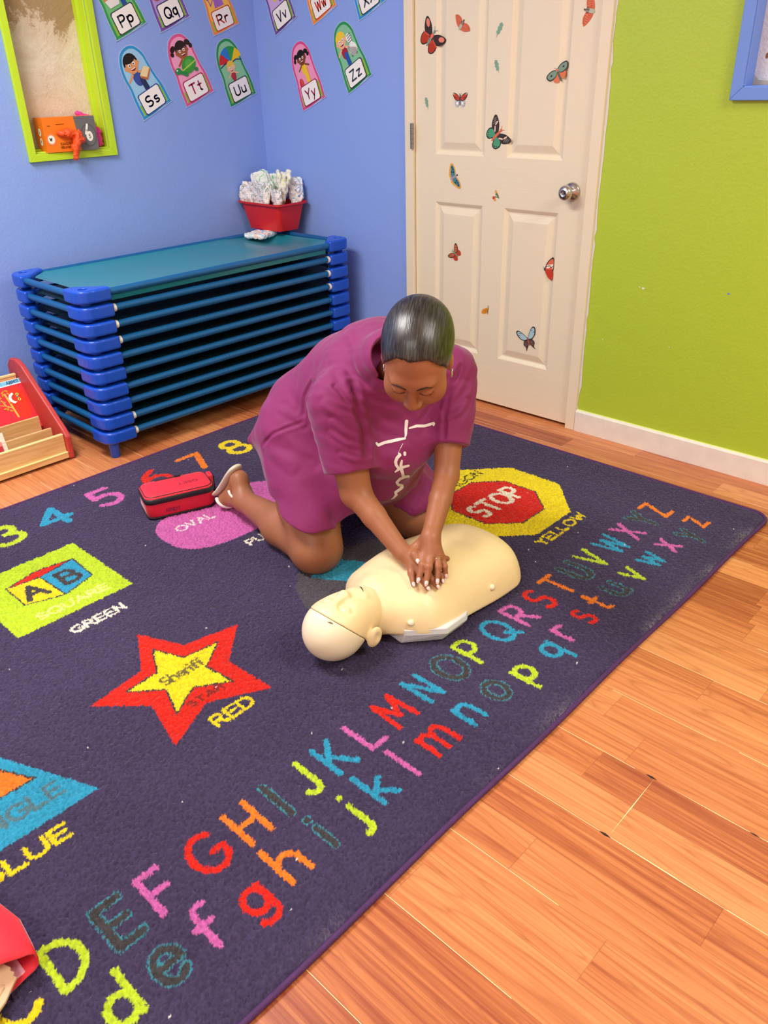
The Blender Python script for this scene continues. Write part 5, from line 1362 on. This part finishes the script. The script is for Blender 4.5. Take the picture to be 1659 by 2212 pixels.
sock_h = union([(sd_ell((.031, .095, .004), (.018, .014, .012)), 0), (sd_ell((-.031, .095, .004), (.018, .014, .012)), 0)])
lids_h = union([(sd_ell((.031, .077, .001), (.016, .0145, .0135)), 0), (sd_ell((-.031, .077, .001), (.016, .0145, .0135)), 0)])
nostr = union([(sd_ell((.008, .103, -.048), (.0035, .004, .004)), 0), (sd_ell((-.008, .103, -.048), (.0035, .004, .004)), 0)])
ears_h = union([(sd_ell((s * .075, -.004, -.010), (.009, .017, .030)), 0) for s in (-1, 1)])
def head_sdf(P):
    q = to_head(P)
    d = smax(face_h(q), -sock_h(q), .012); d = smin(d, lids_h(q), .004); d = smin(d, nose_h(q), .010); d = smin(d, lips_h(q), .004)
    d = smax(d, -nostr(q), .002); d = smin(d, ears_h(q), .008)
    return d * HS
def limb(*a): return union(list(a))
arm = {}
arm_r = limb((sd_cone(SR, ER, .060, .044), 0), (sd_cone(ER, ER * .6 + WR * .4, .039, .033), .012), (sd_cone(ER * .6 + WR * .4, WR, .033, .0235), .008))
arm_l = limb((sd_cone(SL, EL, .052, .034), 0), (sd_cone(EL, EL * .6 + WL * .4, .033, .031), .012), (sd_cone(EL * .6 + WL * .4, WL, .031, .0240), .008))
def hand(wr, palm, fingers, thumb):
    pr = [(sd_cone(wr, palm, .023, .018), 0)]
    for f_, (r0, r1, r2) in fingers:
        pr.append((sd_cone(wr * .35 + palm * .65, f_[0], .0165, .0115), .016))
    for f_, (r0, r1, r2) in fingers:
        g = union([(sd_cone(f_[0], f_[1], r0, r1), 0), (sd_cone(f_[1], f_[2], r1, r2), .004), (sd_ell(f_[1], (r1 * .99,) * 3), .004)])
        pr.append((g, .0035))
    t = union([(sd_cone(thumb[0], thumb[1], .016, .0125), 0), (sd_cone(thumb[1], thumb[2], .0125, .0110), .006), (sd_cone(thumb[2], thumb[3], .0110, .0075), .004)])
    pr.append((t, .007)); return union(pr)
RF = [([A3(-1.4683, -2.2676, .190), A3(-1.4807, -2.2827, .178), A3(-1.4975, -2.3050, .160)], (.0105, .0094, .0070)),
      ([A3(-1.4600, -2.2900, .184), A3(-1.4740, -2.3157, .170), A3(-1.4775, -2.3376, .152)], (.0105, .0094, .0070)),
      ([A3(-1.4460, -2.3050, .182), A3(-1.4520, -2.3290, .166), A3(-1.4510, -2.3480, .149)], (.0105, .0094, .0070)),
      ([A3(-1.4250, -2.3120, .178), A3(-1.4235, -2.3330, .166), A3(-1.4285, -2.3460, .154)], (.0095, .0084, .0064))]
hand_r = hand(WR, A3(-1.447, -2.262, .196), RF, [A3(-1.43, -2.262, .196), A3(-1.405, -2.282, .190), A3(-1.385, -2.300, .186), A3(-1.3700, -2.3125, .1830)])
LF = [([A3(-1.4400, -2.2900, .219), A3(-1.4650, -2.3080, .206), A3(-1.4890, -2.3140, .176)], (.0106, .0097, .0070)),
      ([A3(-1.4280, -2.3050, .222), A3(-1.4575, -2.3230, .203), A3(-1.4800, -2.3330, .170)], (.0108, .0099, .0072)),
      ([A3(-1.4150, -2.3150, .215), A3(-1.4336, -2.3340, .197), A3(-1.4520, -2.3467, .168)], (.0103, .0095, .0070)),
      ([A3(-1.4030, -2.3200, .204), A3(-1.4122, -2.3370, .188), A3(-1.4150, -2.3450, .166)], (.0095, .0085, .0064))]
LT = [A3(-1.4150, -2.2650, .236), A3(-1.4340, -2.2540, .222), A3(-1.4560, -2.2720, .219), A3(-1.4640, -2.2915, .209)]
hand_l = hand(WL, A3(-1.412, -2.292, .232), LF, LT)
leg_r = limb((sd_cone(HR, KR, .100, .078), 0), (sd_ell(KR * .55 + HR * .45 + A3(-.004, .01, 0), (.092, .090, .11)), .04), (sd_ell(KR + A3(0, -.006, -.010), (.070, .058, .062)), .03),
    (sd_cone(KR + A3(.006, .03, -.010), KR * .55 + AR * .45 + A3(-.004, 0, -.005), .066, .060), .03), (sd_cone(KR * .55 + AR * .45, AR, .058, .034), .03))
leg_l = limb((sd_cone(HL, KL, .100, .072), 0), (sd_ell(KL, (.066, .060, .060)), .03), (sd_cone(KL, KL * .5 + AL * .5, .062, .054), .03), (sd_cone(KL * .5 + AL * .5, AL, .054, .034), .03))
HEEL, BALL, TOE = A3(-1.386, -1.425, .142), A3(-1.392, -1.355, .050), A3(-1.384, -1.315, .027)
foot_r = limb((sd_cone(AR, HEEL, .034, .028), 0), (sd_cone(AR, BALL, .034, .026), .02), (sd_cone(HEEL, BALL, .026, .026), .02), (sd_cone(BALL + A3(.012, 0, 0), TOE + A3(.016, 0, 0), .020, .013), .015), (sd_cone(BALL - A3(.014, 0, 0), TOE - A3(.016, 0, 0), .018, .011), .015))
foot_l = limb((sd_cone(AL, A3(-1.055, -1.46, .055), .034, .032), 0), (sd_cone(A3(-1.055, -1.46, .055), A3(-1.05, -1.36, .035), .030, .018), .02))
trunk = limb((sd_cone(SR * .8 + SL * .2, SL * .8 + SR * .2, .060, .060), 0), (sd_cone((-1.27, -1.98, .52), (-1.25, -1.74, .41), .10, .10), .03), (sd_cone(HR, HL, .095, .095), .03),
    (sd_cone((-1.265, -2.00, .59), HP - _f * .035 - _u * .070, .054, .046), .04))
def bb(f_, pts, pad): p = np.array(pts); return (f_, p.min(0) - pad, p.max(0) + pad)
groups = [bb(trunk, [SR, SL, HR, HL, HP], .15), bb(head_sdf, [HP], .19), bb(arm_r, [SR, ER, WR], .09), bb(arm_l, [SL, EL, WL], .09), bb(leg_r, [HR, KR, AR], .14), bb(leg_l, [HL, KL, AL], .14), bb(foot_r, [AR, HEEL, BALL, TOE], .06),
    bb(foot_l, [AL, (-1.05, -1.36, .035)], .06)]
ghr = bb(hand_r, [WR] + [q for f_, _ in RF for q in f_] + [(-1.37, -2.31, .18)], .04); ghl = bb(hand_l, [WL] + [q for f_, _ in LF for q in f_] + LT, .04)
def grouped(P, gs, k):
    lo, hi = P.min(0), P.max(0); d = np.full(len(P), .12)
    for f_, a, b in gs:
        if (lo > b + .03).any() or (hi < a - .03).any(): continue
        d = smin(d, f_(P), k)
    return d
def body_sdf(P): return smax(body_raw(P), .0135 - P[:, 2], .004)
def body_raw(P):
    d = grouped(P, groups[:4] , .02)
    d = smin(d, grouped(P, groups[4:8], .012), .03)
    dr = grouped(P, [ghr], 0); dl = grouped(P, [ghl], 0)
    # each hand grows smoothly out of its own arm, and only touches the other
    near_r = ((P - WR) ** 2).sum(1) < .05 ** 2; near_l = ((P - WL) ** 2).sum(1) < .05 ** 2
    d = smin(d, dr, .008)
    return smin(d, dl, .002) if not near_l.any() else np.where(near_l, smin(d, dl, .012), smin(d, dl, .002))
M_SK = mat('brown_skin', '#A36848', .46, spec=.4, sub=.10, noise=(18, .07), bump=(220, .10))
pe = empty('person', (-1.25, -1.85, .0125)); tag(pe, 'person with slicked dark hair kneeling in a purple tunic, both hands pressed on the manikin', 'person')
PO = -np.array(pe.location)
def place(o): o.parent = pe; o.location = PO; return o
body = place(sdf_mesh('body', body_sdf, (-1.62, -2.42, .008), (-.96, -1.24, .90), .0027, M_SK, B=12)); body['label'] = 'brown skinned body with bent arms and bare legs'

# hair: built in the head's own frame so that the strand pattern runs front to back
M_HAIR = mat('slick_black_hair', '#141210', .34, spec=.7)
nt = M_HAIR.node_tree; b = nt.nodes['Principled BSDF']; tc = add(nt, 'ShaderNodeTexCoord'); mp = add(nt, 'ShaderNodeMapping'); mp.inputs['Scale'].default_value = (330, 14, 90)
nt.links.new(tc.outputs['Object'], mp.inputs[0]); n = add(nt, 'ShaderNodeTexNoise'); n.inputs['Scale'].default_value = 1; n.inputs['Detail'].default_value = 4; nt.links.new(mp.outputs[0], n.inputs[0])
rp = add(nt, 'ShaderNodeValToRGB'); rp.color_ramp.elements[0].position = .4; rp.color_ramp.elements[0].color = lin('#0E0C0B'); rp.color_ramp.elements[1].position = .75; rp.color_ramp.elements[1].color = lin('#48423E')
nt.links.new(n.outputs[0], rp.inputs[0]); nt.links.new(rp.outputs[0], b.inputs['Base Color'])
bp = add(nt, 'ShaderNodeBump'); bp.inputs['Strength'].default_value = .55; bp.inputs['Distance'].default_value = .0015; nt.links.new(n.outputs[0], bp.inputs['Height']); nt.links.new(bp.outputs[0], b.inputs['Normal'])
cran_only = union(cran_h + [(sd_ell((0, -.075, .030), (.050, .046, .048)), .03)])
def hair_sdf(q):
    d = cran_only(q) - .0065 - .0035 * np.clip((q[:, 1] + .02) / -.08, 0, 1)
    x, y, z = np.abs(q[:, 0]), q[:, 1], q[:, 2]
    line = np.interp(y, [-.12, -.04, -.008, .004, .012, .022, .034, .046, .060, .10], [-.07, -.060, -.030, -.024, -.012, .014, .050, .074, .092, .12]) + .010 * np.cos(q[:, 0] * 60) * 0
    line = line + .004 * vnoise(q, 160, 4) - .014 * np.clip((x - .030) / .03, 0, 1) - .004 * np.cos(q[:, 0] * 90)
    return smax(d, (line - z) * .75, .006)
hair = sdf_mesh('hair', hair_sdf, (-.095, -.145, -.08), (.095, .10, .125), .0024, M_HAIR, B=8)
Mh = Matrix([list(HF[0] * HS) + [0], list(HF[1] * HS) + [0], list(HF[2] * HS) + [0], [0, 0, 0, 1]]).transposed(); Mh.translation = Vector(HP)
def head_child(o, label=None):
    o.parent = pe; o.matrix_basis = Matrix.Translation(Vector(PO)) @ Mh
    if label: o['label'] = label
    return o
head_child(hair, 'black hair slicked back over the head')
M_BROW = mat('dark_brow', '#2A1710', .7)
def on_face(x, z, lift=.0006):
    p = np.array([[x, .135, z]])
    for _ in range(50):
        q = p; d = smax(face_h(q), -sock_h(q), .012); d = smin(d, lids_h(q), .004); d = smin(d, lips_h(q), .004)
        if d[0] < lift: break
        p = p - np.array([[0, d[0] * .8, 0]])
    return Vector(p[0])
for s in (-1, 1):
    q = MB(); q.tube([on_face(s * x, z, .001) for x, z in ((.012, .022), (.022, .027), (.034, .028), (.046, .022))], [.0010, .0022, .0019, .0007], M_BROW, 8); head_child(q.obj('eyebrow', smooth=True))
    q = MB(); q.tube([on_face(s * x, z, .0006) for x, z in ((.016, -.004), (.022, -.0085), (.031, -.010), (.040, -.007), (.047, .000))], [.0006, .0012, .0014, .0014, .0007], mat('lash_black', '#120C0A', .7), 8); head_child(q.obj('eyelashes', smooth=True))
    q = MB(); pr = [(-.003, 0)] + []
    c0 = Vector((s * .079, .002, -.046)); q.tube([c0 + Vector((s * .001, .0075 * math.cos(t), -.0105 + .0125 * math.sin(t))) for t in [2 * PI * k / 20 for k in range(21)]], .0021, mat('silver_earring', '#E8E4DC', .15, metal=1), 8)
    head_child(q.obj('earring', smooth=True), 'silver hoop earring')
q = MB()
lp = MB(); M_LIP = mat('lip_brown', '#8A4438', .4)

# nails and ring
M_NAIL = mat('pale_nail', '#F0CFCB', .2, spec=.7, coat=.5); M_RING = mat('gold_ring', '#F1DCA8', .15, metal=1)
def nail(a, b_, up, r, long=.0075):
    d = (b_ - a); d /= np.linalg.norm(d); up = up - d * (up @ d); up /= np.linalg.norm(up); sd = np.cross(d, up)
    vs = []; fs = []; nu, nv = 8, 6
    for i in range(nu + 1):
        t = i / nu; hw = r * .78 * math.sqrt(max(0, 1 - (2 * t - 1) ** 4)) * (1 - .25 * t) + 1e-5
        for j in range(nv + 1):
            v = 2 * j / nv - 1; ang = v * 1.05
            c = b_ + d * (-.006 + t * (.0085 + long)) ; c = c - up * (.10 * r) * (t * 3 if t > .7 else 0)
            vs.append(c + sd * hw * math.sin(ang) / math.sin(1.05) + up * (r * (.55 + .55 * math.cos(ang)) + .0004))
    for i in range(nu):
        for j in range(nv): k = i * (nv + 1) + j; fs.append((k, k + 1, k + nv + 2, k + nv + 1))
    o = mesh_obj('fingernail', vs, fs, [M_NAIL], smooth=True); m_ = o.modifiers.new('solid', 'SOLIDIFY'); m_.thickness = .0008; place(o); o['label'] = 'pale pink nail'
upL = A3(-.35, -.35, .87)
for f_, (r0, r1, r2) in LF: nail(f_[1], f_[2], A3(-.55, -.65, .52), r2)
nail(LT[2], LT[3], A3(-.45, -.3, .84), .0078)
for f_, (r0, r1, r2) in RF: nail(f_[1], f_[2], A3(-.4, -.5, .75), r2, .005)
rc_ = LF[2][0][0] * .62 + LF[2][0][1] * .38; rd_ = LF[2][0][1] - LF[2][0][0]
q = MB(); zq = Vector(rd_).normalized(); xq = zq.orthogonal().normalized(); yq = zq.cross(xq)
q.tube([Vector(rc_) + (xq * math.cos(t) + yq * math.sin(t)) * .0100 for t in [2 * PI * k / 24 for k in range(25)]], .0013, M_RING, 8); place(q.obj('finger_ring', smooth=True))['label'] = 'thin gold ring'

# ------------------------------------------------------------------ tunic
LAT = (SL - SR) / np.linalg.norm(SL - SR)
Bt = basis(LAT, np.cross(LAT, A3(.05, -.85, .5)))
tors = union([
    (sd_cone(SR * .90 + SL * .10 + A3(0, .01, 0), SL * .90 + SR * .10 + A3(0, .01, 0), .076, .074), 0),
    (sd_ell((-1.238, -1.955, .590), (.170, .125, .135), Bt), .06),
    (sd_cone((-1.235, -1.93, .580), (-1.225, -1.82, .520), .138, .138), .06),
    (sd_cone((-1.225, -1.82, .520), (-1.240, -1.70, .420), .138, .148), .06),
    (sd_ell((-1.260, -1.665, .365), (.172, .136, .155)), .05), (sd_cone((-1.40, -1.60, .345), (-1.430, -1.575, .340), .03, .012), .03),
    (sd_ell((-1.285, -2.035, .440), (.150, .090, .120), Bt), .06), (sd_cone((-1.262, -1.995, .600), (-1.330, -2.082, .672), .115, .082), .05),
    (sd_ell((-1.235, -1.950, .340), (.150, .125, .150)), .06)])
skirt = union([(sd_cone(HR + A3(-.01, 0, 0), KR + A3(-.004, .02, .06), .128, .102), 0), (sd_cone(HL + A3(.01, 0, 0), KL + A3(0, .02, .06), .128, .098), 0), (sd_ell((-1.25, -1.86, .26), (.15, .12, .13)), .06)])
def sleeve(S, E, r0, r1, t1):
    A = E - S; Ln = np.linalg.norm(A); A = A / Ln; o_ = sd_cone(S, S + A * Ln * (t1 + .12), r0, r1); i_ = sd_cone(S + A * Ln * .3, S + A * Ln * (t1 + .3), r1 - .010, r1 - .007)
    def f_(P):
        h_ = (P - S) @ A
        d = smax(o_(P), h_ - Ln * t1, .004)
        return d, i_(P), h_ - Ln * (t1 - .12)
    return f_
sl_r = sleeve(SR, ER, .082, .071, .74); sl_l = sleeve(SL, EL, .070, .060, .72)
NB = A3(-1.348, -2.103, .686); ND = (HP - A3(-1.262, -2.04, .575)); ND /= np.linalg.norm(ND)
def cam_dir(px, py): return _R @ A3((px - 829.5) / 1727.1, -(py - 1106) / 1727.1, -1)
def tunic_base(P):
    d = smin(tors(P), skirt(P), .05)
    for f_ in (sl_r, sl_l): d = smin(d, f_(P)[0], .030)
    return d
def cloth_pt(zx, zy):
    r = cam_dir(432 + zx / 2.26, 583 + zy / 2.26); r = r / np.linalg.norm(r); t = 1.5
    for _ in range(90):
        d = tunic_base((A3(*CAM) + r * t)[None])[0]; t += d * .8
        if d < 3e-4: return A3(*CAM) + r * t
    return None
CREASE = []
for pts, amp, sg in (
    ([(505, 700), (510, 620), (545, 550), (600, 535), (660, 570), (720, 640), (770, 700), (800, 780)], .0045, .006), ([(740, 560), (775, 680), (800, 790), (812, 900)], .010, .010),
    ([(650, 740), (700, 790), (800, 830)], -.0045, .007), ([(640, 800), (720, 850), (800, 870)], -.004, .006), ([(610, 660), (690, 720), (790, 790)], -.005, .010), ([(690, 905), (760, 930), (815, 925)], -.004, .006),
    ([(690, 500), (730, 590), (790, 700)], -.006, .010), ([(300, 860), (360, 800), (430, 770), (500, 745)], .0035, .005), ([(320, 600), (400, 680), (500, 740)], -.004, .010), ([(350, 540), (430, 640), (470, 700)], -.003, .012),
    ([(1270, 470), (1230, 560), (1195, 700), (1190, 820)], .005, .006), ([(1195, 660), (1250, 610), (1290, 560)], -.005, .008), ([(1190, 730), (1260, 700), (1305, 650)], -.0045, .007),
    ([(330, 880), (450, 960), (700, 1180)], -.004, .014), ([(400, 850), (560, 950), (760, 1180)], .004, .014), ([(930, 1170), (1000, 1130), (1060, 1070)], -.005, .009), ([(960, 1210), (1030, 1170), (1060, 1130)], .004, .007),
    ([(720, 300), (760, 400), (800, 520)], -.003, .012), ([(860, 980), (880, 1080), (900, 1150)], .004, .012)):
    q = [p for p in (cloth_pt(*t) for t in pts) if p is not None]
    q = [p for i, p in enumerate(q) if i == 0 or np.linalg.norm(p - q[i-1]) < .12]
    if len(q) > 1: CREASE.append((np.array(q), amp, sg))
def crease(P):
    g = np.zeros(len(P)); lo, hi = P.min(0), P.max(0)
    for q, amp, sg in CREASE:
        if (lo > q.max(0) + 3 * sg).any() or (hi < q.min(0) - 3 * sg).any(): continue
        dd = np.full(len(P), 9.)
        for a, b_ in zip(q[:-1], q[1:]):
            ab = b_ - a; t = np.clip(((P - a) @ ab) / (ab @ ab), 0, 1); dd = np.minimum(dd, np.linalg.norm(P - a - t[:, None] * ab, axis=1))
        ends = np.minimum(np.linalg.norm(P - q[0], axis=1), np.linalg.norm(P - q[-1], axis=1))
        g += amp * np.exp(-(dd / sg) ** 2) * np.clip(.25 + ends / .03, 0, 1) - .45 * amp * np.exp(-((dd - 1.9 * sg) / sg) ** 2)
    return g
def tunic_sdf(P):
    d = smin(tors(P), skirt(P), .05)
    x, y, z = P[:, 0], P[:, 1], P[:, 2]
    hem = .162 + (y + 1.95) * .38 + .006 * np.sin(x * 55)
    d = smax(d, (hem - z) * .95, .006)
    for f_ in (sl_r, sl_l):
        o_, i_, lim = f_(P)
        d = smin(d, o_, .030)
    nk = np.linalg.norm(np.cross(P - NB, ND), axis=1) - .058
    d = smax(d, -np.maximum(nk, -(((P - NB) @ ND) + .055)), .008)
    # cloth folds: long soft ones down the back and side, tight ones at armpit and waist
    q = P @ np.array([[.8, .2, .1], [.2, .5, .5], [-.1, -.5, .8]])
    g = vnoise(P * A3(1.0, .45, 1.3), 17, 3) * .0055 + vnoise(q * A3(1, 2.2, .8), 26, 5) * .0032
    dr = np.linalg.norm(P - (SR * .55 + A3(-1.30, -2.03, .46) * .45), axis=1); dl = np.linalg.norm(P - (SL * .55 + A3(-1.22, -2.08, .46) * .45), axis=1)
    w1 = np.exp(-(dr / .12) ** 2); w2 = np.exp(-(dl / .12) ** 2)
    g = g + .0040 * w1 * np.sin((z * 1.0 + x * .9 + .3 * y) * 150 + 3 * vnoise(P, 14, 8)) + .0035 * w2 * np.sin((z * 1.1 - x * .6) * 150 + 3 * vnoise(P, 14, 9))
    w3 = np.clip((.30 - z) / .12, 0, 1); g = g + w3 * .005 * np.sin(x * 62 + y * 45 + 2.5 * vnoise(P, 9, 6))
    return d + g * .8 + crease(P)
M_TUN = mat('plum_jersey', '#8A2B65', .68, spec=.3, sheen=.25, bump=(700, .15))
tun = place(sdf_mesh('tunic', tunic_sdf, (-1.60, -2.28, .08), (-.96, -1.42, .80), .0031, M_TUN, B=12)); tun['label'] = 'plum purple short sleeved tunic'
# white lettering down the chest, laid on the cloth
bpy.context.view_layer.update()
tv = [Vector(v.co) for v in tun.data.vertices]; bvh = BVHTree.FromPolygons(tv, [tuple(p.vertices) for p in tun.data.polygons])
Rm = Matrix(_R.tolist())
def on_cloth(px, py):
    d_ = (Rm @ Vector(((px - 829.5) / 1727.1, -(py - 1106) / 1727.1, -1))).normalized()
    h_, n_, _, _ = bvh.ray_cast(Vector(CAM), d_)
    if h_ is None: return None
    return h_ + n_ * .0011
zz = lambda x, y: (800 + x * .0994, 880 + y * .0994)
P_ = [([(785, 300), (776, 400), (768, 500), (768, 590), (755, 650)], [72, 70, 64, 50, 30]), ([(745, 675), (600, 700), (450, 735), (300, 765), (165, 825), (128, 780)], [50, 66, 66, 66, 66, 50]),
      ([(850, 450), (1000, 405), (1170, 402), (1290, 370), (1385, 340), (1378, 388)], [40, 62, 62, 62, 60, 40]), ([(700, 792), (655, 880)], [12, 14]), ([(655, 880), (612, 970)], [5, 5]), ([(608, 985), (640, 1030), (575, 1100), (545, 1180), (560, 1250), (610, 1320)], [20, 70, 70, 66, 60, 60]),
      ([(745, 985), (745, 1025)], [62, 58]), ([(682, 1150), (662, 1250), (672, 1340), (700, 1430), (712, 1490)], [40, 66, 72, 66, 66]), ([(540, 1395), (620, 1335), (720, 1290), (830, 1262)], [36, 60, 60, 48]),
      ([(825, 1492), (740, 1505), (640, 1550), (572, 1625), (610, 1680), (690, 1690), (690, 1730), (620, 1790), (545, 1840), (560, 1895), (505, 1960), (380, 2060)], [56, 62, 60, 56, 56, 60, 62, 60, 60, 60, 30, 46])]
q = MB(); M_PRT = mat('white_print', '#F4F2F0', .5)
for pts, ws in P_:
    dn = []; dw = []
    for (a, wa), (b_, wb) in zip(zip(pts[:-1], ws[:-1]), zip(pts[1:], ws[1:])):
        for k in range(5): t = k / 5; dn.append((a[0] + (b_[0] - a[0]) * t, a[1] + (b_[1] - a[1]) * t)); dw.append(wa + (wb - wa) * t)
    dn.append(pts[-1]); dw.append(ws[-1])
    L_, R2 = [], []
    for i, p in enumerate(dn):
        a, b_ = dn[max(0, i - 1)], dn[min(len(dn) - 1, i + 1)]; tx, ty = b_[0] - a[0], b_[1] - a[1]; l_ = math.hypot(tx, ty) or 1; nx_, ny_ = -ty / l_ * dw[i] / 2, tx / l_ * dw[i] / 2
        L_.append(on_cloth(*zz(p[0] + nx_, p[1] + ny_))); R2.append(on_cloth(*zz(p[0] - nx_, p[1] - ny_)))
    mid_ = [on_cloth(*zz(*p)) for p in dn]
    for i in range(len(dn) - 1):
        for A_, B_ in ((L_, mid_), (mid_, R2)):
            four = [A_[i], A_[i+1], B_[i+1], B_[i]]
            if all(v is not None for v in four) and max((four[0] - v).length for v in four) < .03: q.poly(four, M_PRT)
    for end, dirn in ((0, -1), (len(dn) - 1, 1)):
        c_ = dn[end]; w_ = dw[end] / 2; fan = [on_cloth(*zz(c_[0] + w_ * math.cos(t), c_[1] + w_ * math.sin(t))) for t in [2 * PI * k / 12 for k in range(12)]]
        if all(v is not None for v in fan) and max((fan[0] - v).length for v in fan) < .03: q.poly(fan, M_PRT)
pr_ = place(q.obj('chest_print')); pr_['label'] = 'white script lettering in the shape of a cross'

# ------------------------------------------------------------------ sandals
M_SAND = mat('cream_sandal', '#DCD2B8', .5); M_STRP = mat('white_strap', '#EFE8DA', .45)
def sandal(A_, Hh, B_, T_, side):
    ax = [T_ + (T_ - B_) * .55, T_, B_, (B_ + Hh) / 2, Hh, Hh + (Hh - B_) * .34]
    off = np.cross(side, (Hh - B_)); off /= np.linalg.norm(off)
    if off @ (A_ - (Hh + B_) / 2) > 0: off = -off
    hw = [.020, .038, .042, .036, .037, .024]; q = MB(); top = []; bot = []
    rows = []
    for p, w_ in zip(ax, hw):
        c = p + off * .021
        rows.append([c + side * w_, c + side * w_ + off * .024, c - side * w_ + off * .024, c - side * w_])
    n = 4; vs = [v for r_ in rows for v in r_]; fs = [(0, 1, 2, 3), tuple(range((len(rows) - 1) * n, len(rows) * n))[::-1]]
    for i in range(len(rows) - 1): fs += [(i*n+k, (i+1)*n+k, (i+1)*n+(k+1) % n, i*n+(k+1) % n) for k in range(n)]
    q.add(vs, fs, M_SAND); o = q.obj('sandal_sole', smooth=True); s = o.modifiers.new('sub', 'SUBSURF'); s.levels = 3; s.render_levels = 3; place(o)
    q = MB()
    for c0, r_, wd in ((B_ * .75 + T_ * .25, .034, .012), (Hh * .45 + A_ * .45 + B_ * .10, .0365, .008)):
        up = -off
        q.tube([c0 + side * r_ * math.cos(t) * 1.12 + up * r_ * math.sin(t) for t in [PI * (k / 14 * 1.3 - .15) for k in range(15)]], wd * .55, M_STRP, 10)
    place(q.obj('sandal_strap', smooth=True))
sandal(AR, HEEL, BALL, TOE, A3(1, 0, 0)); sandal(AL, A3(-1.055, -1.46, .055), A3(-1.05, -1.38, .035), A3(-1.05, -1.35, .03), A3(1, 0, 0))
